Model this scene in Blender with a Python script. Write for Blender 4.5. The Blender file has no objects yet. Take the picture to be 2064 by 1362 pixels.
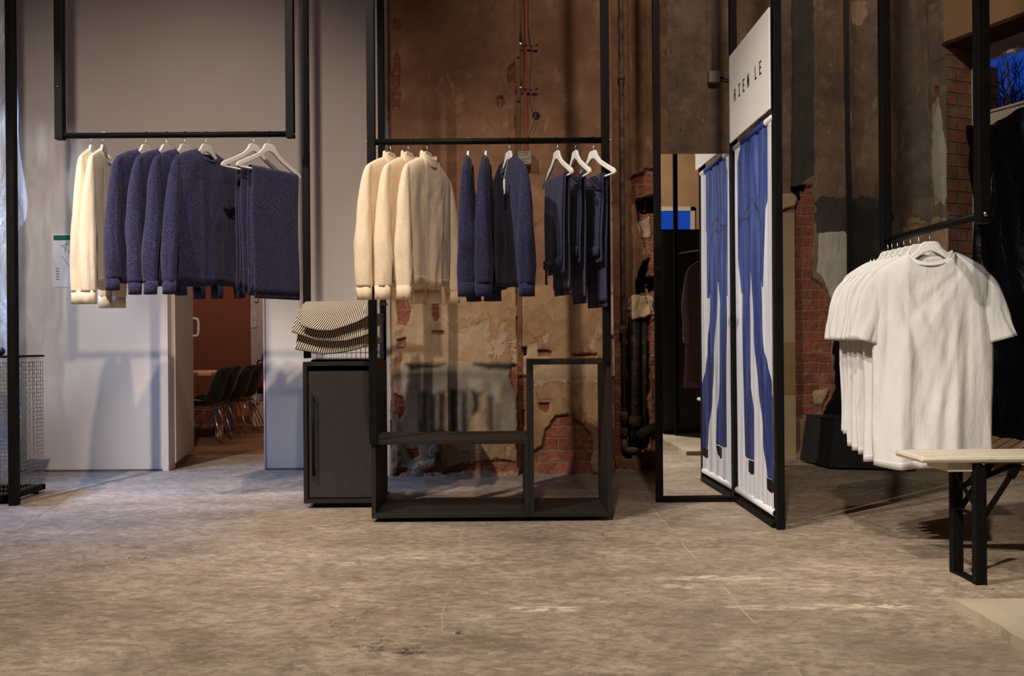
import bpy, math, random
import numpy as np
from mathutils import Vector, Matrix, noise as mnoise

C = bpy.context.scene.collection
SC = bpy.context.scene
R = math.radians

# ------------------------------------------------------------------ camera
W_, H_ = 2064, 1362
F, CX, CY, HC, ROLL = 1700.0, 1010.0, 690.0, 0.86, R(0.45)
cam_d = bpy.data.cameras.new('camera')
cam_d.sensor_width = 36.0
cam_d.lens = F / W_ * 36.0
cam_d.shift_x = (W_ / 2 - CX) / W_
cam_d.shift_y = (CY - H_ / 2) / W_
cam_d.clip_start = 0.05
cam = bpy.data.objects.new('camera', cam_d)
cam.location = (0, 0, HC)
cam.matrix_world = Matrix.Translation((0, 0, HC)) @ Matrix.Rotation(R(90), 4, 'X') @ Matrix.Rotation(-ROLL, 4, 'Z')
C.objects.link(cam)
SC.camera = cam

# ------------------------------------------------------------------ world, lights, exposure
SC.view_settings.view_transform = 'Standard'
SC.view_settings.look = 'None'
SC.view_settings.gamma = 1
SC.view_settings.use_curve_mapping = False
SC.view_settings.exposure = 0.0
wd = bpy.data.worlds.new('dusk'); SC.world = wd; wd.use_nodes = True
wn = wd.node_tree
bg = wn.nodes['Background']
wtc = wn.nodes.new('ShaderNodeTexCoord'); wsx = wn.nodes.new('ShaderNodeSeparateXYZ')
wr = wn.nodes.new('ShaderNodeValToRGB')
wn.links.new(wtc.outputs['Generated'], wsx.inputs[0]); wn.links.new(wsx.outputs[2], wr.inputs[0])
wr.color_ramp.elements[0].position = 0.0; wr.color_ramp.elements[0].color = (0.010, 0.055, 0.34, 1)
wr.color_ramp.elements[1].position = 0.6; wr.color_ramp.elements[1].color = (0.002, 0.02, 0.16, 1)
wn.links.new(wr.outputs[0], bg.inputs[0])
bg.inputs[1].default_value = 1.2

def spot(name, loc, aim, watt, col, size, blend=0.7, rad=0.06):
    l = bpy.data.lights.new(name, 'SPOT'); l.energy = watt; l.color = col
    l.spot_size = R(size); l.spot_blend = blend; l.shadow_soft_size = rad
    o = bpy.data.objects.new(name, l); o.location = loc
    o.rotation_euler = (Vector(aim) - Vector(loc)).to_track_quat('-Z', 'Y').to_euler()
    C.objects.link(o); return o
def area(name, loc, aim, watt, col, sx, sy):
    l = bpy.data.lights.new(name, 'AREA'); l.energy = watt; l.color = col
    l.shape = 'RECTANGLE'; l.size = sx; l.size_y = sy
    o = bpy.data.objects.new(name, l); o.location = loc
    o.rotation_euler = (Vector(aim) - Vector(loc)).to_track_quat('-Z', 'Y').to_euler()
    C.objects.link(o); return o
WARM = (1.0, 0.90, 0.78)
NEUT = (1.0, 0.91, 0.81)
PINK = (1.0, 0.83, 0.72)
spot('track_and_fill_light', (-0.30, 0.2, 5.0), (-2.3, 5.3, 0.55), 680, PINK, 52, 0.9, 0.05)
spot('track_and_fill_light', (-2.6, 1.4, 4.6), (0.1, 4.1, 0.9), 690, NEUT, 50, 0.8, 0.03)
spot('track_and_fill_light', (-3.3, 1.6, 4.2), (-2.25, 4.3, 1.35), 800, NEUT, 25, 0.8, 0.04)
spot('track_and_fill_light', (-1.7, 1.5, 4.7), (1.9, 3.7, 0.6), 600, NEUT, 36, 0.9, 0.03)
spot('track_and_fill_light', (-0.5, -1.0, 5.0), (1.9, 2.0, 0.0), 720, WARM, 46, 0.8, 0.08)
spot('track_and_fill_light', (-0.4, -1.0, 5.0), (0.0, 2.0, 0.0), 840, WARM, 44, 0.8, 0.08)
spot('track_and_fill_light', (-2.2, -1.0, 5.0), (-2.0, 2.1, 0.0), 920, WARM, 44, 0.8, 0.08)
spot('track_and_fill_light', (0.6, 1.5, 4.9), (2.4, 6.1, 2.0), 330, NEUT, 70, 0.9, 0.08)  # added fill spot, brightens the far right walls
spot('track_and_fill_light', (1.0, -2.2, 4.8), (2.6, -5.0, 2.7), 480, WARM, 80, 0.9, 0.08)  # added spot, brightens the front wall for its reflection in the mirror
spot('track_and_fill_light', (-3.25, 3.0, 2.6), (-3.38, 5.25, 1.7), 150, (0.8, 0.88, 1.0), 40, 0.5, 0.05)  # added cool spot, brightens the clear plastic sheet
al = area('daylight', (-3.4, 4.75, 2.9), (-2.0, 4.95, 0.0), 17, (0.30, 0.50, 1.0), 0.6, 0.3)
al.data.spread = R(60)

# ------------------------------------------------------------------ measuring helpers (photo pixel -> metres)
def ray(px, py):
    a, b = (px - CX) / F, (CY - py) / F
    c, s = math.cos(ROLL), math.sin(ROLL)
    return Vector((a * c + b * s, 1.0, -a * s + b * c))
def U(px, py, y):
    d = ray(px, py); return Vector((d.x * y, y, HC + d.z * y))
def UF(px, py, z=0.0):
    d = ray(px, py); y = (z - HC) / d.z; return Vector((d.x * y, y, z))
def UX(px, py, x):
    d = ray(px, py); y = x / d.x; return Vector((x, y, HC + d.z * y))
def HIT(px, py, p, n):
    d = ray(px, py); o = Vector((0, 0, HC)); t = (Vector(p) - o).dot(n) / d.dot(n); return o + d * t

# ------------------------------------------------------------------ numpy noise / sdf
def vnoise(x, y, seed=0):
    xi, yi = np.floor(x), np.floor(y); fx, fy = x - xi, y - yi
    fx = fx * fx * (3 - 2 * fx); fy = fy * fy * (3 - 2 * fy)
    def h(a, b):
        v = np.sin(a * 127.1 + b * 311.7 + seed * 74.7) * 43758.5453
        return v - np.floor(v)
    return ((h(xi, yi) * (1 - fx) + h(xi + 1, yi) * fx) * (1 - fy) + (h(xi, yi + 1) * (1 - fx) + h(xi + 1, yi + 1) * fx) * fy) * 2 - 1
def fbm(x, y, sc, oct=4, seed=0):
    t = 0; a = 1; s = 0
    for i in range(oct):
        t = t + a * vnoise(x * sc + 17.3 * i, y * sc + 5.1 * i, seed + i); s += a; a *= 0.55; sc *= 2.03
    return t / s
def sdf(X, Y, poly):
    d = np.full(X.shape, 1e9); ins = np.zeros(X.shape, bool)
    n = len(poly)
    for i in range(n):
        x0, y0 = poly[i]; x1, y1 = poly[(i + 1) % n]
        ex, ey = x1 - x0, y1 - y0
        L = ex * ex + ey * ey + 1e-12
        t = np.clip(((X - x0) * ex + (Y - y0) * ey) / L, 0, 1)
        d = np.minimum(d, np.hypot(X - x0 - t * ex, Y - y0 - t * ey))
        if y0 != y1:
            c = ((Y < y0) != (Y < y1)) & (X < (x1 - x0) * (Y - y0) / (y1 - y0) + x0)
            ins ^= c
    return np.where(ins, d, -d)

# ------------------------------------------------------------------ mesh builder
class MB:
    def __init__(s): s.v = []; s.f = []
    def add(s, vs, fs):
        o = len(s.v); s.v += [tuple(p) for p in vs]; s.f += [tuple(i + o for i in f) for f in fs]; return s
    def box(s, a, b):
        x0, y0, z0 = a; x1, y1, z1 = b
        return s.add([(x0,y0,z0),(x1,y0,z0),(x1,y1,z0),(x0,y1,z0),(x0,y0,z1),(x1,y0,z1),(x1,y1,z1),(x0,y1,z1)],
                     [(0,3,2,1),(4,5,6,7),(0,1,5,4),(1,2,6,5),(2,3,7,6),(3,0,4,7)])
    def bar(s, p, q, w, h, up=(0,0,1)):
        p, q = Vector(p), Vector(q); d = (q - p).normalized(); up = Vector(up)
        if abs(d.dot(up)) > 0.99: up = Vector((0, 1, 0))
        sx = d.cross(up).normalized() * w / 2; sy = sx.cross(d).normalized() * h / 2
        return s.add([p-sx-sy, p+sx-sy, p+sx+sy, p-sx+sy, q-sx-sy, q+sx-sy, q+sx+sy, q-sx+sy],
                     [(0,3,2,1),(4,5,6,7),(0,1,5,4),(1,2,6,5),(2,3,7,6),(3,0,4,7)])
    def tube(s, pts, r, n=10, closed=False):
        pts = [Vector(p) for p in pts]; m = len(pts)
        rr = r if isinstance(r, (list, tuple)) else [r] * m
        vs = []; prev = None
        for i, p in enumerate(pts):
            if closed: d = pts[(i+1) % m] - pts[i-1]
            else: d = pts[min(i+1, m-1)] - pts[max(i-1, 0)]
            d.normalize()
            if prev is None: prev = d.orthogonal().normalized()
            a = (prev - d * prev.dot(d)).normalized(); prev = a; b = d.cross(a)
            for k in range(n):
                t = 2 * math.pi * k / n
                vs.append(p + (a * math.cos(t) + b * math.sin(t)) * rr[i])
        fs = []
        for i in range(m if closed else m - 1):
            for k in range(n):
                j = (i + 1) % m
                fs.append((i*n+k, i*n+(k+1) % n, j*n+(k+1) % n, j*n+k))
        if not closed: fs += [tuple(range(n))[::-1], tuple((m-1)*n+k for k in range(n))]
        return s.add(vs, fs)
    def prism(s, poly, y0, y1):          # outline in x,z extruded along y
        n = len(poly)
        vs = [(x, y0, z) for x, z in poly] + [(x, y1, z) for x, z in poly]
        return s.add(vs, [tuple(range(n)), tuple(range(2*n-1, n-1, -1))] + [(i, i+n, (i+1) % n+n, (i+1) % n) for i in range(n)])
    def lathe(s, prof, c=(0,0,0), n=24):
        m = len(prof); vs = []
        for r, z in prof:
            for k in range(n):
                t = 2*math.pi*k/n; vs.append((c[0]+r*math.cos(t), c[1]+r*math.sin(t), c[2]+z))
        fs = [(i*n+k, i*n+(k+1) % n, (i+1)*n+(k+1) % n, (i+1)*n+k) for i in range(m-1) for k in range(n)]
        fs += [tuple(range(n))[::-1], tuple((m-1)*n+k for k in range(n))]
        return s.add(vs, fs)
    def grid(s, P):                      # P[j][i] points
        m, n = len(P), len(P[0])
        return s.add([p for row in P for p in row], [(j*n+i, j*n+i+1, (j+1)*n+i+1, (j+1)*n+i) for j in range(m-1) for i in range(n-1)])

def build(name, mb, mat, parent=None, bevel=0, smooth=False, solid=0, world=True, loc=None, kind=None, sub=0):
    org = Vector((0, 0, 0))
    if parent is not None and world:
        org = Vector(parent['_w'])
    elif loc is not None: org = Vector(loc)
    me = bpy.data.meshes.new(name)
    me.from_pydata([(v[0]-org.x, v[1]-org.y, v[2]-org.z) for v in mb.v], [], mb.f)
    me.update()
    if mat: me.materials.append(mat)
    if smooth: me.shade_smooth()
    o = bpy.data.objects.new(name, me); C.objects.link(o)
    if parent is not None:
        o.parent = parent
        if world:
            p = parent
            o['_w'] = list(org)
    else:
        o.location = org; o['_w'] = list(org)
    if solid:
        m = o.modifiers.new('thick', 'SOLIDIFY'); m.thickness = solid; m.offset = 0
    if bevel:
        m = o.modifiers.new('bevel', 'BEVEL'); m.width = bevel; m.segments = 2; m.limit_method = 'ANGLE'
    if sub:
        m = o.modifiers.new('sub', 'SUBSURF'); m.levels = sub; m.render_levels = sub
    if kind: o['kind'] = kind
    return o
def thing(name, label, cat, loc=(0,0,0), rotz=0, group=None):
    o = bpy.data.objects.new(name, None); o.empty_display_size = 0.05; C.objects.link(o)
    o.location = loc; o.rotation_euler = (0, 0, rotz); o['_w'] = list(loc)
    tag(o, label, cat, group); return o
def tag(o, label, cat, group=None):
    o['label'] = label; o['category'] = cat
    if group: o['group'] = group
    return o
def struct(name, mb, mat, **k): return build(name, mb, mat, kind='structure', **k)
def copy_thing(src, loc, rotz, label):
    c = src.copy(); C.objects.link(c); c.location = loc; c.rotation_euler = (0, 0, rotz); c['label'] = label
    for ch in list(src.children):
        d = ch.copy(); C.objects.link(d); d.parent = c
        for g in list(ch.children):
            e = g.copy(); C.objects.link(e); e.parent = d
    return c

# ------------------------------------------------------------------ material helpers
def sr(r, g, b):
    f = lambda c: (c/255/12.92) if c/255 <= 0.04045 else ((c/255+0.055)/1.055)**2.4
    return (f(r), f(g), f(b), 1)
class G:
    def __init__(s, name, rough=0.7, metal=0.0, spec=0.4):
        s.m = bpy.data.materials.new(name); s.m.use_nodes = True; s.t = s.m.node_tree
        s.b = s.t.nodes['Principled BSDF']
        s.b.inputs['Roughness'].default_value = rough; s.b.inputs['Metallic'].default_value = metal
        s.b.inputs['Specular IOR Level'].default_value = spec
        s.tc = s.t.nodes.new('ShaderNodeTexCoord')
    def n(s, k): return s.t.nodes.new(k)
    def put(s, sock, v):
        if isinstance(v, bpy.types.NodeSocket): s.t.links.new(v, sock)
        elif isinstance(v, (int, float)) and hasattr(sock, 'default_value') and not hasattr(sock.default_value, '__len__'): sock.default_value = v
        elif isinstance(v, (int, float)): sock.default_value = [v]*len(sock.default_value)
        else: sock.default_value = v
    def math(s, op, a, b=0.0, clamp=False):
        n = s.n('ShaderNodeMath'); n.operation = op; n.use_clamp = clamp; s.put(n.inputs[0], a); s.put(n.inputs[1], b); return n.outputs[0]
    def obj(s, scale=(1,1,1), rot=(0,0,0)):
        n = s.n('ShaderNodeMapping'); n.inputs['Scale'].default_value = scale; n.inputs['Rotation'].default_value = rot
        s.t.links.new(s.tc.outputs['Object'], n.inputs[0]); return n.outputs[0]
    def noise(s, sc, vec=None, det=4, rough=0.55, dist=0):
        n = s.n('ShaderNodeTexNoise'); n.inputs['Scale'].default_value = sc; n.inputs['Detail'].default_value = det
        n.inputs['Roughness'].default_value = rough; n.inputs['Distortion'].default_value = dist
        s.t.links.new(vec or s.tc.outputs['Object'], n.inputs['Vector']); return n.outputs[0]
    def ramp(s, f, pts):
        n = s.n('ShaderNodeValToRGB'); s.t.links.new(f, n.inputs[0]); e = n.color_ramp.elements
        while len(e) < len(pts): e.new(0.5)
        for k, (p, c) in enumerate(pts):
            e[k].position = p; e[k].color = c if hasattr(c, '__len__') else (c, c, c, 1)
        return n.outputs[0]
    def mix(s, f, a, b, mode='MIX'):
        n = s.n('ShaderNodeMix'); n.data_type = 'RGBA'; n.blend_type = mode
        s.put(n.inputs[0], f); s.put(n.inputs[6], a); s.put(n.inputs[7], b); return n.outputs[2]
    def attr(s, name):
        n = s.n('ShaderNodeAttribute'); n.attribute_name = name; return n.outputs['Fac']
    def step(s, v, lo, hi):
        n = s.n('ShaderNodeMapRange'); n.interpolation_type = 'SMOOTHSTEP'
        s.put(n.inputs[0], v); n.inputs[1].default_value = lo; n.inputs[2].default_value = hi; return n.outputs[0]
    def bump(s, h, st=0.3, dist=0.01, prev=None):
        n = s.n('ShaderNodeBump'); n.inputs['Strength'].default_value = st; n.inputs['Distance'].default_value = dist
        s.t.links.new(h, n.inputs['Height'])
        if prev: s.t.links.new(prev, n.inputs['Normal'])
        s.t.links.new(n.outputs[0], s.b.inputs['Normal']); return n.outputs[0]
    def col(s, c): s.put(s.b.inputs['Base Color'], c); return s
def plain(name, c, rough=0.6, metal=0, spec=0.4, var=0.12, sc=8, bump=0.0):
    g = G(name, rough, metal, spec)
    n = g.noise(sc, det=5)
    d = tuple(x*(1-var) for x in c[:3]) + (1,); l = tuple(min(1, x*(1+var)) for x in c[:3]) + (1,)
    g.col(g.ramp(n, [(0.3, d), (0.7, l)]))
    if bump: g.bump(g.noise(sc*12, det=3), bump, 0.003)
    return g.m

M = {}
M['black'] = plain('black_powdercoat', (0.0055, 0.005, 0.0045, 1), 0.55, 0, 0.12, 0.2, 20)
M['blackwood'] = None
g = G('black_stained_board', 0.6, 0, 0.22)
n = g.noise(14, g.obj((1, 1, 6)), 5)
g.col(g.ramp(n, [(0.3, (0.013, 0.011, 0.0095, 1)), (0.7, (0.023, 0.019, 0.016, 1))])); g.bump(n, 0.1, 0.002); M['blackwood'] = g.m
M['doorpanel'] = plain('dark_door_panel', (0.030, 0.027, 0.026, 1), 0.6, 0, 0.3, 0.12, 30, 0.1)
M['chrome'] = plain('chrome_wire', (0.65, 0.65, 0.66, 1), 0.22, 1.0, 0.5, 0.05, 10)
M['steel'] = plain('galvanised_wire', (0.38, 0.39, 0.40, 1), 0.35, 0.9, 0.5, 0.15, 30)
M['hanger'] = plain('white_hanger_plastic', (0.80, 0.77, 0.71, 1), 0.35, 0, 0.45, 0.03, 10)
M['whitewall'] = None
g = G('painted_white_wall', 0.75, 0, 0.2)
n = g.noise(0.9, det=3); n2 = g.noise(45, det=3)
g.col(g.ramp(n, [(0.3, sr(208, 198, 186)), (0.7, sr(222, 213, 202))])); g.bump(n2, 0.06, 0.003); M['whitewall'] = g.m
M['brownwall'] = plain('reddish_brown_paint', sr(150, 92, 66), 0.8, 0, 0.2, 0.08, 2, 0.05)
M['doorwhite'] = plain('white_lacquered_door', sr(222, 208, 192), 0.45, 0, 0.35, 0.03, 3)
M['ceiling'] = plain('dark_ceiling_paint', (0.10, 0.08, 0.065, 1), 0.9, 0, 0.1, 0.1, 2)
M['darkwall'] = plain('raw_dark_wall', (0.16, 0.12, 0.09, 1), 0.9, 0, 0.1, 0.25, 2, 0.2)
M['mirror'] = plain('mirror_glass', (0.93, 0.94, 0.93, 1), 0.0, 1.0, 0.5, 0.0, 1)
M['signwhite'] = plain('white_sign_board', (0.78, 0.74, 0.70, 1), 0.5, 0, 0.3, 0.02, 3)
M['ink'] = plain('black_lettering', (0.01, 0.01, 0.01, 1), 0.6, 0, 0.2, 0.0, 3)
M['rod'] = plain('white_banner_rod', (0.72, 0.72, 0.74, 1), 0.35, 0, 0.4, 0.03, 5)
M['redpaint'] = plain('extinguisher_red', (0.42, 0.01, 0.01, 1), 0.3, 0, 0.5, 0.05, 5)
M['bin'] = plain('beige_bin_plastic', sr(205, 165, 135), 0.6, 0, 0.3, 0.04, 5)
M['chairshell'] = plain('dark_green_black_shell', (0.016, 0.016, 0.010, 1), 0.4, 0, 0.5, 0.1, 10)
M['tablewood'] = plain('pale_table_wood', sr(205, 165, 130), 0.5, 0, 0.3, 0.06, 10)
M['paper'] = plain('white_paper', (0.75, 0.74, 0.74, 1), 0.8, 0, 0.2, 0.02, 5)
M['greenink'] = plain('green_print', (0.02, 0.14, 0.09, 1), 0.8, 0, 0.2, 0.02, 5)
M['greyink'] = plain('grey_print', (0.10, 0.10, 0.10, 1), 0.8, 0, 0.2, 0.02, 5)
M['boxgrey'] = plain('dark_grey_cover_cloth', (0.030, 0.028, 0.028, 1), 0.9, 0, 0.15, 0.15, 6, 0.2)
M['bench'] = None
g = G('worn_white_bench_board', 0.5, 0, 0.35)
n = g.noise(6, g.obj((1, 8, 8)), 5); n2 = g.noise(70, g.obj((0.15, 1, 1)), 3)
g.col(g.mix(g.step(n2, 0.62, 0.7), g.ramp(n, [(0.3, sr(196, 184, 162)), (0.7, sr(212, 202, 182))]), sr(165, 148, 122)))
M['bench'] = g.m
M['winframe'] = plain('white_window_frame', sr(205, 192, 172), 0.45, 0, 0.4, 0.05, 5)
M['treebark'] = plain('dark_branches', (0.006, 0.006, 0.008, 1), 0.9, 0, 0.1, 0.1, 5)
M['pipe'] = None
g = G('grimy_pipe_paint', 0.65, 0.0, 0.3)
n = g.noise(18, det=6)
g.col(g.ramp(n, [(0.3, sr(58, 42, 32)), (0.5, sr(100, 78, 60)), (0.7, sr(128, 104, 82))])); g.bump(n, 0.4, 0.004); M['pipe'] = g.m
g = G('rusty_black_pipe', 0.75, 0.0, 0.3)
n = g.noise(22, det=7)
g.col(g.ramp(n, [(0.35, sr(16, 14, 12)), (0.55, sr(40, 28, 20)), (0.72, sr(96, 52, 28))])); g.bump(n, 0.6, 0.006); M['rust'] = g.m
M['orange'] = plain('orange_cable', sr(200, 62, 25), 0.5, 0, 0.4, 0.05, 10)
M['greycable'] = plain('grey_cable', sr(135, 115, 96), 0.6, 0, 0.3, 0.1, 10)
M['boxplastic'] = plain('grey_box_plastic', sr(150, 138, 120), 0.6, 0, 0.3, 0.06, 20)
M['blackcable'] = plain('black_cable_rubber', (0.01, 0.009, 0.008, 1), 0.5, 0, 0.4, 0.1, 10)
M['tagblack'] = plain('black_card', (0.012, 0.012, 0.011, 1), 0.6, 0, 0.3, 0.05, 10)
M['plum'] = plain('plum_coat_cloth', sr(88, 66, 70), 0.9, 0, 0.2, 0.1, 20, 0.2)
M['navyball'] = plain('navy_knob', (0.02, 0.02, 0.06, 1), 0.5, 0, 0.4, 0.05, 10)

def knit(name, c, speck, amt, sheen=0.3, spk=420):
    g = G(name, 0.92, 0, 0.15)
    a = g.noise(spk, det=3, rough=0.75); b = g.noise(60, det=4)
    base = g.ramp(b, [(0.3, tuple(x*0.94 for x in c[:3])+(1,)), (0.7, tuple(min(1, x*1.05) for x in c[:3])+(1,))])
    g.col(g.mix(g.math('MULTIPLY', g.step(a, 0.5, 0.68), amt), base, speck))
    w = g.n('ShaderNodeTexWave'); w.wave_type = 'BANDS'; w.bands_direction = 'Z'; w.inputs['Scale'].default_value = 60
    w.inputs['Distortion'].default_value = 1.5; w.inputs['Detail'].default_value = 2
    g.t.links.new(g.tc.outputs['Object'], w.inputs['Vector'])
    h = g.math('ADD', g.math('MULTIPLY', w.outputs[1], 0.5), g.math('MULTIPLY', a, 0.8))
    g.bump(h, 0.35, 0.0015)
    g.b.inputs['Sheen Weight'].default_value = sheen; g.b.inputs['Sheen Roughness'].default_value = 0.5
    return g.m
M['cream'] = knit('cream_wool_knit', sr(243, 222, 190), sr(248, 230, 202), 0.25, 0.15)
M['offwhite'] = knit('offwhite_wool_knit', sr(238, 226, 202), sr(246, 236, 216), 0.25, 0.15)
M['navy'] = knit('navy_melange_knit', sr(40, 40, 70), sr(112, 110, 150), 0.7, 0.15, spk=230)
M['navy_dark'] = knit('navy_wool', sr(38, 38, 64), sr(100, 98, 140), 0.6, 0.12, spk=260)
g = G('white_cotton_jersey', 0.9, 0, 0.15)
n = g.noise(5, det=3); n2 = g.noise(600, det=2); n3 = g.noise(9, g.obj((1.2, 1, .35)), 4)
g.col(g.ramp(n, [(0.3, (0.64, 0.62, 0.605, 1)), (0.7, (0.68, 0.66, 0.645, 1))]))
b1 = g.bump(n3, 0.5, 0.03); g.bump(n2, 0.15, 0.001, b1); M['tee'] = g.m

g = G('pinstriped_textile', 0.85, 0, 0.2)
uvn = g.n('ShaderNodeAttribute'); uvn.attribute_name = 'stripe'
w = g.math('SINE', g.math('MULTIPLY', uvn.outputs['Fac'], 2*math.pi))
g.col(g.mix(g.step(w, -0.15, 0.45), sr(26, 18, 12), sr(236, 222, 198))); M['stripe'] = g.m

# wall with plaster / brick / paint zones
def wallmat(name, c1, c2, c3, grey=sr(158, 146, 128), cream=sr(186, 156, 124), streak=0.35, bscale=1.0, lowc=None, patch=False):
    g = G(name, 0.88, 0, 0.15)
    big = g.noise(1.6, det=5, rough=0.6); mid = g.noise(7, det=6, rough=0.65); fine = g.noise(60, det=5, rough=0.65)
    vs = g.noise(9, g.obj((3.2, 1, 0.25)), 5, 0.6)
    col = g.ramp(big, [(0.32, c1), (0.55, c2), (0.72, c3)])
    col = g.mix(g.math('MULTIPLY', g.step(mid, 0.50, 0.68), 0.6), col, c3)
    col = g.mix(g.math('MULTIPLY', g.step(mid, 0.49, 0.34), 0.55), col, c1)
    if lowc is not None:
        sz = g.n('ShaderNodeSeparateXYZ'); g.t.links.new(g.tc.outputs['Object'], sz.inputs[0])
        low = g.step(g.math('ADD', sz.outputs[2], g.math('MULTIPLY', mid, 0.10)), 1.30, 1.27)
        col = g.mix(g.math('MULTIPLY', low, g.math('SUBTRACT', 1.0, g.math('MULTIPLY', g.step(mid, 0.55, 0.45), 0.35))), col, lowc)
        if patch:
            pn_ = g.noise(4.2, det=8, rough=0.62, dist=0.4); pn2 = g.noise(5.5, g.obj((1, 1, 1), (0, 1, 0)), 8, 0.66, 0.8)
            lo2 = g.step(sz.outputs[2], 1.25, 0.75)
            col = g.mix(g.math('MULTIPLY', g.math('MULTIPLY', g.step(pn_, 0.52, 0.55), lo2), 0.75), col, sr(190, 164, 136))
            col = g.mix(g.math('MULTIPLY', g.math('MULTIPLY', g.step(pn2, 0.58, 0.61), lo2), 0.75), col, sr(140, 92, 68))
            col = g.mix(g.math('MULTIPLY', g.math('MULTIPLY', g.step(pn2, 0.38, 0.35), g.step(sz.outputs[2], 0.55, 0.2)), 0.7), col, sr(110, 96, 80))
            col = g.mix(g.math('MULTIPLY', g.step(g.math('ABSOLUTE', g.math('SUBTRACT', pn_, 0.535)), 0.010, 0.003), g.math('MULTIPLY', lo2, 0.6)), col, sr(70, 46, 32))
    col = g.mix(g.math('MULTIPLY', g.step(vs, 0.55, 0.75), streak), col, tuple(x*0.45 for x in c1[:3])+(1,))
    sc = g.noise(30, g.obj((2.5, 1, 0.12), (0, 0.25, 0)), 3, 0.6)
    col = g.mix(g.math('MULTIPLY', g.step(sc, 0.68, 0.74), 0.5), col, cream)
    pit = g.noise(26, det=2, rough=0.4)
    col = g.mix(g.math('MULTIPLY', g.step(pit, 0.74, 0.78), 0.8), col, tuple(x*0.35 for x in c1[:3])+(1,))
    fl_ = g.noise(5.5, g.obj((1.6, 1, 0.7)), 9, 0.7, 0.7)
    col = g.mix(g.math('MULTIPLY', g.step(fl_, 0.60, 0.64), 0.45), col, tuple(min(1, x*1.25) for x in c3[:3])+(1,))
    col = g.mix(g.math('MULTIPLY', g.step(fl_, 0.38, 0.34), 0.40), col, tuple(x*0.6 for x in c1[:3])+(1,))
    def m(nm, amp=0.5, e=0.06):
        return g.step(g.math('ADD', g.attr(nm), g.math('MULTIPLY', g.math('SUBTRACT', fine, 0.5), amp)), 0.5-e, 0.5+e)
    col = g.mix(m('cream'), col, g.ramp(mid, [(0.3, tuple(x*0.7 for x in cream[:3])+(1,)), (0.6, cream)]))
    gm = g.ramp(mid, [(0.3, tuple(x*0.75 for x in grey[:3])+(1,)), (0.65, grey)])
    col = g.mix(m('grey'), col, gm)
    col = g.mix(g.attr('soot_and_dark'), col, sr(26, 24, 22))
    col = g.mix(m('white'), col, g.ramp(mid, [(0.3, sr(176, 168, 156)), (0.7, sr(196, 188, 176))]))
    # bricks
    sx = g.n('ShaderNodeSeparateXYZ'); g.t.links.new(g.tc.outputs['Object'], sx.inputs[0])
    cb = g.n('ShaderNodeCombineXYZ')
    wob = g.math('MULTIPLY', g.math('SUBTRACT', g.noise(8, det=2), 0.5), 0.03)
    g.t.links.new(g.math('ADD', sx.outputs[0], wob), cb.inputs[0]); g.t.links.new(g.math('ADD', sx.outputs[2], wob), cb.inputs[1])
    bt = g.n('ShaderNodeTexBrick'); g.t.links.new(cb.outputs[0], bt.inputs['Vector'])
    bt.inputs['Scale'].default_value = 1.0; bt.inputs['Brick Width'].default_value = 0.245*bscale
    bt.inputs['Row Height'].default_value = 0.077*bscale; bt.inputs['Mortar Size'].default_value = 0.007; bt.inputs['Mortar Smooth'].default_value = 0.35
    bt.inputs['Color1'].default_value = sr(152, 90, 70); bt.inputs['Color2'].default_value = sr(124, 72, 56); bt.inputs['Mortar'].default_value = sr(140, 114, 92)
    bc = g.mix(g.math('MULTIPLY', g.step(mid, 0.5, 0.7), 0.7), bt.outputs['Color'], sr(165, 118, 92))
    bc = g.mix(g.math('MULTIPLY', g.step(fine, 0.5, 0.35), 0.5), bc, sr(80, 42, 32))
    mb_ = m('brick', 0.7)
    col = g.mix(mb_, col, bc)
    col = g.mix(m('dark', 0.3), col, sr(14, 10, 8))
    col = g.mix(g.math('MULTIPLY', g.attr('edge'), 0.6), col, sr(40, 26, 18))
    g.col(col)
    h = g.math('ADD', g.math('MULTIPLY', fine, 0.35), g.math('MULTIPLY', mid, 0.7))
    hb = g.math('MULTIPLY', g.math('MULTIPLY', bt.outputs['Fac'], mb_), -1.4)
    g.bump(g.math('ADD', h, hb), 0.6, 0.010)
    return g.m
M['wallA'] = wallmat('stripped_brown_plaster', sr(122, 86, 64), sr(146, 106, 80), sr(164, 126, 98), streak=0.10, lowc=sr(168, 134, 98), patch=True)
M['wallN'] = wallmat('crumbling_niche_plaster', sr(88, 62, 46), sr(130, 94, 68), sr(150, 112, 82), streak=0.3)
M['wallC'] = wallmat('grey_brown_raw_plaster', sr(100, 82, 66), sr(130, 108, 88), sr(154, 130, 106), streak=0.45, grey=sr(84, 78, 70))
M['wallR'] = wallmat('pale_grey_brown_plaster', sr(104, 88, 76), sr(128, 112, 98), sr(150, 132, 116), streak=0.2, grey=sr(96, 90, 82))
M['brickonly'] = None
g = G('bare_brick', 0.9, 0, 0.15)
n = g.noise(30, det=6); nm = g.noise(6, det=5)
sx = g.n('ShaderNodeSeparateXYZ'); g.t.links.new(g.tc.outputs['Object'], sx.inputs[0]); cb = g.n('ShaderNodeCombineXYZ')
g.t.links.new(g.math('ADD', sx.outputs[0], sx.outputs[1]), cb.inputs[0]); g.t.links.new(sx.outputs[2], cb.inputs[1])
bt = g.n('ShaderNodeTexBrick'); g.t.links.new(cb.outputs[0], bt.inputs['Vector'])
bt.inputs['Scale'].default_value = 1; bt.inputs['Brick Width'].default_value = 0.25; bt.inputs['Row Height'].default_value = 0.085; bt.inputs['Mortar Size'].default_value = 0.012
bt.inputs['Mortar Smooth'].default_value = 0.5
bt.inputs['Color1'].default_value = sr(140, 92, 66); bt.inputs['Color2'].default_value = sr(120, 84, 60); bt.inputs['Mortar'].default_value = sr(116, 92, 72)
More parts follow.
